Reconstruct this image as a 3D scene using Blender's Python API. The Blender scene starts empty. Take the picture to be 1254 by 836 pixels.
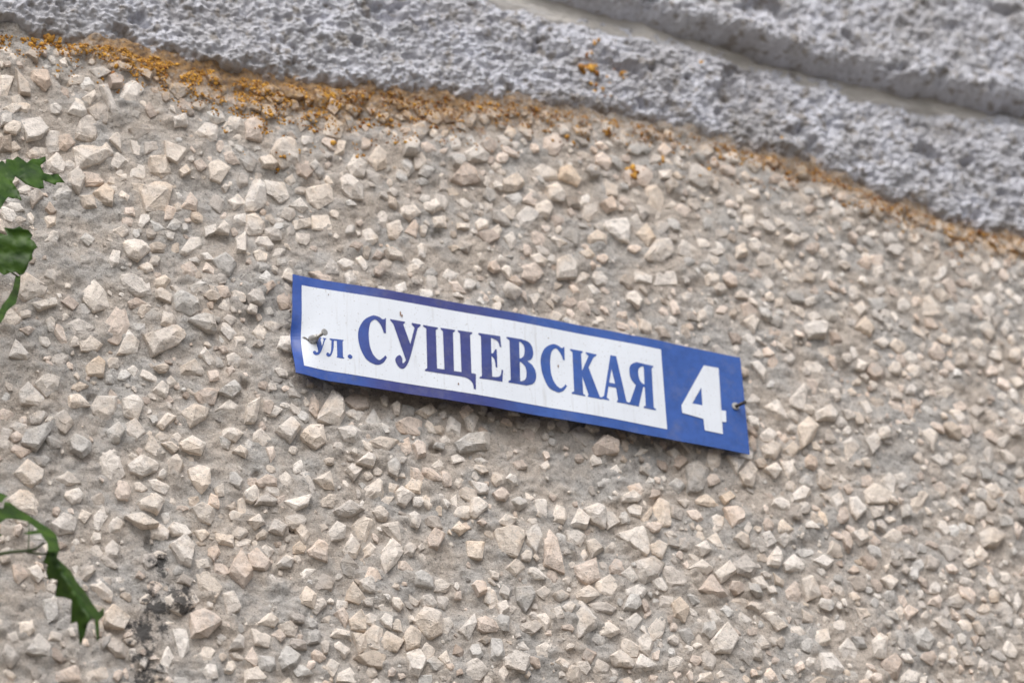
import bpy, bmesh, math, random
import numpy as np
from mathutils import Vector, Matrix
from mathutils.bvhtree import BVHTree
from mathutils.geometry import delaunay_2d_cdt

rad = math.radians
scene = bpy.context.scene
COL = scene.collection
random.seed(7)
RNG = np.random.default_rng(7)

# ------------------------------------------------------------------ camera
Z0 = 3.6                                   # height of the sign's top edge above the ground
CAM = np.array([-1.0759, -2.9447, Z0 - 1.9998])
CR = np.array([0.91840969, -0.39282672, -0.04701921])
CU = np.array([-0.16680406, -0.49223825, 0.85432893])
CF = np.array([0.35874788, 0.77678097, 0.51760147])
FPX = 3800.0
cam_data = bpy.data.cameras.new('camera')
cam = bpy.data.objects.new('camera', cam_data)
COL.objects.link(cam)
cam.matrix_world = Matrix(((CR[0], CU[0], -CF[0], CAM[0]), (CR[1], CU[1], -CF[1], CAM[1]),
                           (CR[2], CU[2], -CF[2], CAM[2]), (0, 0, 0, 1)))
cam_data.sensor_width = 36.0
cam_data.lens = 36.0 * FPX / 1254.0
cam_data.clip_end = 500.0
cam_data.dof.use_dof = True
cam_data.dof.focus_distance = 3.60
cam_data.dof.aperture_fstop = 3.4
scene.camera = cam

# ------------------------------------------------------------------ sky, sun, exposure (bright overcast)
SUN_EL, SUN_AZ = rad(50), rad(205)         # azimuth clockwise from +y: behind and left of the camera
world = bpy.data.worlds.new('World')
scene.world = world
world.use_nodes = True
wn = world.node_tree.nodes
wl = world.node_tree.links
bg = wn['Background']
sky = wn.new('ShaderNodeTexSky')
sky.sky_type = 'NISHITA'
sky.sun_disc = False
sky.sun_elevation = SUN_EL
sky.sun_rotation = SUN_AZ
sky.dust_density = 4.0
sky.air_density = 1.0
hs = wn.new('ShaderNodeHueSaturation')
hs.inputs['Saturation'].default_value = 0.42
wl.new(sky.outputs[0], hs.inputs['Color'])
wl.new(hs.outputs[0], bg.inputs['Color'])
bg.inputs['Strength'].default_value = 0.15
sun_data = bpy.data.lights.new('sun', 'SUN')
sun = bpy.data.objects.new('sun', sun_data)
COL.objects.link(sun)
sun_data.energy = 1.1
sun_data.angle = rad(45)
sun_data.color = (1.0, 0.97, 0.925)
sd = Vector((math.sin(SUN_AZ) * math.cos(SUN_EL), math.cos(SUN_AZ) * math.cos(SUN_EL), math.sin(SUN_EL)))
sun.rotation_euler = sd.to_track_quat('Z', 'Y').to_euler()
vs = scene.view_settings
vs.view_transform = 'Standard'
vs.look = 'None'
vs.gamma = 1.0
vs.exposure = 0.24
scene.cycles.max_bounces = 6
scene.cycles.use_denoising = True

# ------------------------------------------------------------------ helpers
WY = 0.019                                  # plane of the wall's mortar; the sign hangs at y = 0


def un(px, py, y=WY):
    """photo pixel (1254 x 836) -> point of the vertical plane at this y"""
    d = (px - 627.0) / FPX * CR + (418.0 - py) / FPX * CU + CF
    return CAM + (y - CAM[1]) / d[1] * d


def link(name, me, parent=None):
    o = bpy.data.objects.new(name, me)
    COL.objects.link(o)
    if parent is not None:
        o.parent = parent
        o.matrix_parent_inverse = Matrix.Translation(-Vector(parent.location))
    return o


def empty(name, loc, label, cat, group=None):
    o = bpy.data.objects.new(name, None)
    o.empty_display_size = 0.05
    o.location = loc
    COL.objects.link(o)
    tag(o, label, cat, group)
    return o


def tag(o, label, cat, group=None):
    o['label'] = label
    o['category'] = cat
    if group:
        o['group'] = group


def mesh_np(name, V, faces, mat, smooth=False):
    me = bpy.data.meshes.new(name)
    me.from_pydata(V if isinstance(V, list) else V.tolist(), [], faces)
    if smooth:
        me.polygons.foreach_set('use_smooth', np.ones(len(me.polygons), dtype=bool))
    if mat:
        me.materials.append(mat)
    me.update()
    return me


def grid_mesh(name, P, mat, smooth=True):
    """P: (rows, cols, 3) array -> quad sheet"""
    nr, nc = P.shape[:2]
    V = np.ascontiguousarray(P.reshape(-1, 3), dtype=np.float32)
    i = np.arange(nr * nc, dtype=np.int32).reshape(nr, nc)
    Q = np.stack([i[:-1, :-1], i[:-1, 1:], i[1:, 1:], i[1:, :-1]], -1).reshape(-1, 4)
    me = bpy.data.meshes.new(name)
    me.vertices.add(len(V))
    me.vertices.foreach_set('co', V.ravel())
    me.loops.add(Q.size)
    me.loops.foreach_set('vertex_index', np.ascontiguousarray(Q.ravel()))
    me.polygons.add(len(Q))
    me.polygons.foreach_set('loop_start', np.arange(0, Q.size, 4, dtype=np.int32))
    me.polygons.foreach_set('loop_total', np.full(len(Q), 4, dtype=np.int32))
    me.polygons.foreach_set('use_smooth', np.full(len(Q), smooth))
    me.materials.append(mat)
    me.update(calc_edges=True)
    return me


def color_attr(me, name, rgba):
    a = me.attributes.new(name, 'FLOAT_COLOR', 'POINT')
    a.data.foreach_set('color', np.ascontiguousarray(rgba, dtype=np.float32).ravel())


# --- numpy noise
def _hash(ix, iy, seed):
    h = (ix.astype(np.int64) * 374761393 + iy.astype(np.int64) * 668265263 + seed * 1442695041) & 0x7fffffff
    h = ((h ^ (h >> 13)) * 1274126177) & 0x7fffffff
    return (h ^ (h >> 16)) & 0xffff


def perlin(x, y, seed=0):
    x0 = np.floor(x); y0 = np.floor(y)
    fx = x - x0; fy = y - y0
    u = fx * fx * fx * (fx * (fx * 6 - 15) + 10)
    v = fy * fy * fy * (fy * (fy * 6 - 15) + 10)

    def g(ix, iy, dx, dy):
        a = _hash(ix, iy, seed) * (2 * math.pi / 65536)
        return np.cos(a) * dx + np.sin(a) * dy
    n00 = g(x0, y0, fx, fy); n10 = g(x0 + 1, y0, fx - 1, fy)
    n01 = g(x0, y0 + 1, fx, fy - 1); n11 = g(x0 + 1, y0 + 1, fx - 1, fy - 1)
    return 1.5 * ((n00 * (1 - u) + n10 * u) * (1 - v) + (n01 * (1 - u) + n11 * u) * v)


def fbm(x, y, scale, octs=4, seed=0, gain=0.5):
    s = 0.0; a = 1.0; f = 1.0 / scale
    for k in range(octs):
        s = s + a * perlin(x * f, y * f, seed + k * 17)
        a *= gain; f *= 2.03
    return s


def worley(x, y, scale, seed=0):
    x = x / scale; y = y / scale
    x0 = np.floor(x); y0 = np.floor(y)
    best = np.full(x.shape, 9.0)
    for dx in (-1, 0, 1):
        for dy in (-1, 0, 1):
            ix = x0 + dx; iy = y0 + dy
            px = ix + _hash(ix, iy, seed) / 65536.0
            py = iy + _hash(ix, iy, seed + 5) / 65536.0
            best = np.minimum(best, (px - x) ** 2 + (py - y) ** 2)
    return np.sqrt(best)


def sstep(a, b, x):
    t = np.clip((x - a) / (b - a), 0, 1)
    return t * t * (3 - 2 * t)


def axis(lo, fa, fb, hi, fine):
    """fine spacing between fa and fb, growing outside"""
    mid = list(np.arange(fa, fb, fine))
    out, s, x = [], fine, fb
    while x < hi:
        out.append(x); s = min(s * 1.06, max(.006, .0025 + .5 * (x - fb - .45))); x += s
    out.append(hi)
    low, s, x = [], fine, fa - fine
    while x > lo:
        low.append(x); s = min(s * 1.06, max(.006, .0025 + .5 * (fa - x - .45))); x -= s
    low.append(lo)
    return np.array(low[::-1] + mid + out)


def extrap(x, xs, ys):
    xs = np.asarray(xs); ys = np.asarray(ys)
    y = np.interp(x, xs, ys)
    k0 = (ys[2] - ys[0]) / (xs[2] - xs[0]); k1 = (ys[-1] - ys[-3]) / (xs[-1] - xs[-3])
    y = np.where(x < xs[0], ys[0] + (x - xs[0]) * np.clip(k0, -.1, .1), y)
    return np.where(x > xs[-1], ys[-1] + (x - xs[-1]) * np.clip(k1, -.1, .1), y)


def trace(pts):
    P = np.array([un(*p) for p in pts])
    return P[:, 0], P[:, 2]


# --- materials
class NT:
    def __init__(self, name):
        self.m = bpy.data.materials.new(name)
        self.m.use_nodes = True
        self.t = self.m.node_tree
        self.b = self.t.nodes['Principled BSDF']
        self.geo = self.t.nodes.new('ShaderNodeNewGeometry')

    def n(self, kind, **kw):
        nd = self.t.nodes.new(kind)
        for k, v in kw.items():
            setattr(nd, k, v)
        return nd

    def l(self, a, b):
        self.t.links.new(a, b)

    def noise(self, scale, detail=4, rough=0.55, vec=None, dist=0.0):
        nd = self.n('ShaderNodeTexNoise')
        nd.inputs['Scale'].default_value = scale
        nd.inputs['Detail'].default_value = detail
        nd.inputs['Roughness'].default_value = rough
        nd.inputs['Distortion'].default_value = dist
        self.l(vec or self.geo.outputs['Position'], nd.inputs['Vector'])
        return nd.outputs['Fac']

    def ramp(self, fac, stops):
        r = self.n('ShaderNodeValToRGB')
        e = r.color_ramp.elements
        while len(e) < len(stops):
            e.new(0.5)
        for el, (p, c) in zip(e, stops):
            el.position = p
            el.color = (c, c, c, 1) if isinstance(c, (int, float)) else (*c, 1)
        self.l(fac, r.inputs[0])
        return r.outputs[0]

    def mix(self, fac, a, b, mode='MIX'):
        m = self.n('ShaderNodeMix', data_type='RGBA', blend_type=mode)
        for s, v in ((m.inputs[0], fac), (m.inputs[6], a), (m.inputs[7], b)):
            if isinstance(v, (int, float)):
                s.default_value = v
            elif isinstance(v, tuple):
                s.default_value = (*v, 1)
            else:
                self.l(v, s)
        return m.outputs[2]

    def math(self, op, a, b=0.0):
        m = self.n('ShaderNodeMath', operation=op)
        for s, v in zip(m.inputs, (a, b)):
            if isinstance(v, (int, float)):
                s.default_value = v
            else:
                self.l(v, s)
        return m.outputs[0]

    def attr(self, name):
        return self.n('ShaderNodeAttribute', attribute_name=name)

    def bump(self, h, strength, dist):
        b = self.n('ShaderNodeBump')
        b.inputs['Strength'].default_value = strength
        b.inputs['Distance'].default_value = dist
        self.l(h, b.inputs['Height'])
        self.l(b.outputs[0], self.b.inputs['Normal'])

    def done(self, col, rough=0.9, spec=0.25):
        if isinstance(col, tuple):
            self.b.inputs['Base Color'].default_value = (*col, 1)
        else:
            self.l(col, self.b.inputs['Base Color'])
        self.b.inputs['Roughness'].default_value = rough
        self.b.inputs['Specular IOR Level'].default_value = spec
        return self.m

    def soot(self):
        """dark algae stain: two ragged spots low on the left of the wall"""
        tot = None
        for px, py, rx, rz in ((189, 742, .028, .038), (212, 733, .030, .024), (176, 775, .024, .036), (195, 690, .016, .022), (178, 815, .022, .048)):
            c = un(px, py)
            mp = self.n('ShaderNodeVectorMath', operation='SUBTRACT')
            self.l(self.geo.outputs['Position'], mp.inputs[0])
            mp.inputs[1].default_value = tuple(c)
            sc = self.n('ShaderNodeVectorMath', operation='MULTIPLY')
            self.l(mp.outputs[0], sc.inputs[0])
            sc.inputs[1].default_value = (1 / rx, 0, 1 / rz)
            ln = self.n('ShaderNodeVectorMath', operation='LENGTH')
            self.l(sc.outputs[0], ln.inputs[0])
            v = self.math('SUBTRACT', 1.0, ln.outputs['Value'])
            tot = v if tot is None else self.math('MAXIMUM', tot, v)
        nz = self.noise(55, 5, .7)
        s = self.math('ADD', tot, self.math('MULTIPLY', self.math('SUBTRACT', nz, .52), 7.0))
        s = self.math('MULTIPLY', s, self.ramp(tot, [(0.0, 0.0), (0.15, 1.0)]))
        return self.ramp(s, [(0.05, 0.0), (0.75, 0.92)])


def mat_stone():
    t = NT('limestone_chip')
    a = t.attr('tint')
    mott = t.ramp(t.noise(150, 6, .72), [(.28, .66), (.5, .97), (.72, 1.16)])
    c = t.mix(1.0, a.outputs['Color'], mott, 'MULTIPLY')
    film = t.ramp(t.noise(38, 5, .62, dist=.4), [(.60, 0.0), (.68, .55)])
    c = t.mix(film, c, CEM_A)
    warm = t.ramp(t.noise(26, 3), [(.50, 0.0), (.66, .5)])
    c = t.mix(warm, c, t.mix(1.0, c, (1.0, .90, .79), 'MULTIPLY'))
    pits = t.ramp(t.noise(420, 2, .6), [(.30, .55), (.38, 1.0)])
    c = t.mix(1.0, c, pits, 'MULTIPLY')
    rust = t.ramp(t.math('MULTIPLY', a.outputs['Alpha'], t.noise(150, 4, .65)), [(.22, 0.0), (.46, .8)])
    c = t.mix(rust, c, t.ramp(t.noise(200, 2), [(.38, (.24, .13, .055)), (.62, (.52, .32, .12))]))
    c = t.mix(t.soot(), c, (.062, .061, .062))
    h = t.math('ADD', t.noise(75, 6, .6), t.math('MULTIPLY', t.noise(600, 3, .6), .22))
    t.bump(h, .8, .006)
    return t.done(c)


CEM_A = (.495, .474, .453)
CEM_B = (.545, .482, .425)


def mat_mortar():
    t = NT('cement_mortar')
    a = t.attr('tint')
    c = t.mix(t.ramp(t.noise(17, 5, .6), [(.40, 0.0), (.60, 1.0)]), CEM_A, CEM_B)
    c = t.mix(1.0, c, t.ramp(t.noise(130, 7, .78), [(.28, .70), (.5, .98), (.72, 1.2)]), 'MULTIPLY')
    c = t.mix(1.0, c, t.ramp(t.noise(620, 2, .5), [(.3, .74), (.5, 1.0), (.7, 1.18)]), 'MULTIPLY')
    grit = t.ramp(t.noise(330, 2, .5), [(.63, 0.0), (.68, .6)])
    c = t.mix(grit, c, (.56, .52, .46))
    dark = t.ramp(t.noise(260, 2, .5), [(.28, .55), (.36, 1.0)])
    c = t.mix(1.0, c, dark, 'MULTIPLY')
    rust = t.ramp(t.math('MULTIPLY', a.outputs['Alpha'], t.noise(170, 6, .75)), [(.25, 0.0), (.46, .85)])
    c = t.mix(rust, c, t.ramp(t.noise(160, 3), [(.38, (.19, .115, .065)), (.60, (.43, .245, .085))]))
    c = t.mix(t.soot(), c, (.062, .061, .062))
    h = t.math('ADD', t.noise(240, 6, .7), t.math('MULTIPLY', t.noise(900, 2), .25))
    t.bump(h, .9, .0045)
    return t.done(c)


def mat_rough(name='rough_cement', col=(.65, .665, .735)):
    t = NT(name)
    a = t.attr('tint')
    c = t.mix(t.ramp(t.noise(14, 5, .6), [(.38, 0.0), (.68, .75)]), col, (.46, .455, .465))
    c = t.mix(1.0, c, t.ramp(t.noise(140, 5, .7), [(.25, .66), (.5, 1.0), (.75, 1.16)]), 'MULTIPLY')
    c = t.mix(t.ramp(t.noise(5.5, 5, .65), [(.48, 0.0), (.66, .6)]), c, t.mix(1.0, c, (.62, .585, .54), 'MULTIPLY'))
    bare = t.ramp(t.noise(60, 4, .6), [(.54, 0.0), (.64, .8)])
    c = t.mix(bare, c, (.27, .24, .21))
    rust = t.ramp(t.math('MULTIPLY', a.outputs['Alpha'], t.noise(120, 4, .65)), [(.15, 0.0), (.45, .8)])
    c = t.mix(rust, c, (.26, .17, .11))
    t.bump(t.noise(420, 4, .65), .6, .003)
    return t.done(c)


def mat_strip():
    t = NT('joint_mortar')
    mp = t.n('ShaderNodeMapping')
    mp.inputs['Scale'].default_value = (.25, 1, 1)
    t.l(t.geo.outputs['Position'], mp.inputs['Vector'])
    c = t.ramp(t.noise(45, 5, .6, mp.outputs[0]), [(.3, (.36, .34, .315)), (.55, (.53, .505, .475)), (.72, (.62, .62, .63))])
    t.bump(t.noise(130, 5, .6, mp.outputs[0]), .6, .004)
    return t.done(c, .85)


def mat_plain(name, col, rough=.5, spec=.4, metal=0.0, var=0.0, scale=60):
    t = NT(name)
    t.b.inputs['Metallic'].default_value = metal
    c = col
    if var:
        c = t.mix(1.0, col, t.ramp(t.noise(scale, 4, .6), [(.25, 1 - var), (.75, 1 + var)]), 'MULTIPLY')
    return t.done(c, rough, spec)


def mat_blue():
    """blue print faded to violet between the left quarter and the middle of the sign"""
    t = NT('blue_print')
    sx = t.n('ShaderNodeSeparateXYZ')
    t.l(t.geo.outputs['Position'], sx.inputs[0])
    x = t.math('ADD', sx.outputs['X'], t.math('MULTIPLY', t.math('SUBTRACT', t.noise(22, 3), .5), .09))
    c = t.ramp(t.math('DIVIDE', x, .6), [(0.0, (.023, .080, .36)), (.12, (.025, .078, .34)), (.20, (.035, .044, .21)),
                                         (.38, (.030, .041, .20)), (.46, (.028, .056, .245)), (.53, (.029, .090, .35)), (1.0, (.031, .097, .365))])
    c = t.mix(1.0, c, t.ramp(t.noise(90, 5, .7), [(.3, .80), (.5, 1.0), (.75, 1.12)]), 'MULTIPLY')
    c = t.mix(t.ramp(t.noise(35, 6, .75), [(.52, 0.0), (.75, .30)]), c, (.22, .21, .21))
    t.bump(t.noise(25, 3), .12, .01)
    return t.done(c, .38, .45)


def mat_white():
    t = NT('white_print')
    mp = t.n('ShaderNodeMapping')
    mp.inputs['Scale'].default_value = (1, 1, .25)
    t.l(t.geo.outputs['Position'], mp.inputs['Vector'])
    c = t.mix(t.ramp(t.noise(30, 5, .65, mp.outputs[0]), [(.35, 0.0), (.75, .5)]), (.73, .775, .85), (.64, .675, .73))
    c = t.mix(t.ramp(t.noise(420, 2, .5), [(.66, 0.0), (.72, .55)]), c, (.30, .27, .24))
    st = t.n('ShaderNodeMapping')
    st.inputs['Scale'].default_value = (1, 1, .08)
    t.l(t.geo.outputs['Position'], st.inputs['Vector'])
    c = t.mix(t.ramp(t.noise(160, 3, .6, st.outputs[0]), [(.58, 0.0), (.75, .28)]), c, (.34, .32, .29))
    t.bump(t.noise(25, 3), .1, .01)
    return t.done(c, .40, .4)


def mat_leaf():
    t = NT('maple_leaf')
    c = t.mix(t.ramp(t.noise(60, 4), [(.35, 0.0), (.7, 1.0)]), (.020, .062, .005), (.070, .155, .012))
    vein = t.attr('vein')
    c = t.mix(vein.outputs['Fac'], c, (.10, .19, .03))
    t.done(c, .44, .4)
    tr = t.n('ShaderNodeBsdfTranslucent')
    tr.inputs['Color'].default_value = (.10, .22, .008, 1)
    ms = t.n('ShaderNodeMixShader')
    ms.inputs[0].default_value = .30
    out = t.t.nodes['Material Output']
    t.l(t.b.outputs[0], ms.inputs[1])
    t.l(tr.outputs[0], ms.inputs[2])
    t.l(ms.outputs[0], out.inputs[0])
    t.bump(t.noise(180, 3), .3, .002)
    return t.m


def mat_lichen():
    t = NT('orange_lichen')
    a = t.attr('tint')
    c = t.mix(1.0, a.outputs['Color'], t.ramp(t.noise(500, 3), [(.3, .75), (.7, 1.15)]), 'MULTIPLY')
    t.bump(t.noise(700, 3), .5, .002)
    return t.done(c, .85)


M_STONE, M_MORTAR, M_ROUGH, M_STRIP = mat_stone(), mat_mortar(), mat_rough(), mat_strip()
M_BLUE, M_WHITE, M_LEAF, M_LICHEN = mat_blue(), mat_white(), mat_leaf(), mat_lichen()
M_STEEL = mat_plain('dull_steel', (.42, .41, .39), .45, .5, .55, .25, 300)
M_DARK = mat_plain('dark_rusty_steel', (.07, .062, .058), .55, .5, .6, .4, 300)
M_RUST = mat_plain('rust_mark', (.24, .15, .10), .9, .2, 0, .3, 400)
M_STEM = mat_plain('green_stem', (.045, .07, .018), .5, .4, 0, .2, 80)
M_GROUND = mat_plain('paved_ground', (.13, .115, .095), .9, .2, 0, .25, 3)

# ------------------------------------------------------------------ ground
gv = [(-150, -150, 0), (150, -150, 0), (150, 150, 0), (-150, 150, 0)]
ground = link('ground', mesh_np('ground', gv, [(0, 1, 2, 3)], M_GROUND))
ground['kind'] = 'structure'

# ------------------------------------------------------------------ the wall: outlines
BX, BZ = trace([(0, 40), (48, 46), (134, 57), (224, 77), (319, 97), (399, 104), (560, 119), (655, 127), (720, 138),
                (799, 153), (854, 165), (931, 186), (991, 200), (1026, 218), (1081, 242), (1134, 259), (1171, 276), (1254, 289)])
LX, LZ = trace([(500, -22), (560, -12), (614, 5), (677, 24), (766, 43), (854, 60), (982, 102), (1094, 125), (1254, 157)])
UX, UZ = trace([(620, -30), (690, 0), (796, 24), (854, 40), (982, 80), (1094, 107), (1254, 138)])


def zb(x):
    return extrap(x, BX, BZ) - .010


def zl(x):
    return extrap(x, LX, LZ)


def zu(x):
    return np.maximum(zl(x) + .62 * (extrap(x, UX, UZ) - zl(x)), zl(x) + .010)


wall = empty('wall_panel', (0.3, WY, 0), 'beige wall panel of cement set with pale crushed limestone chips behind the street sign', 'wall')

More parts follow.
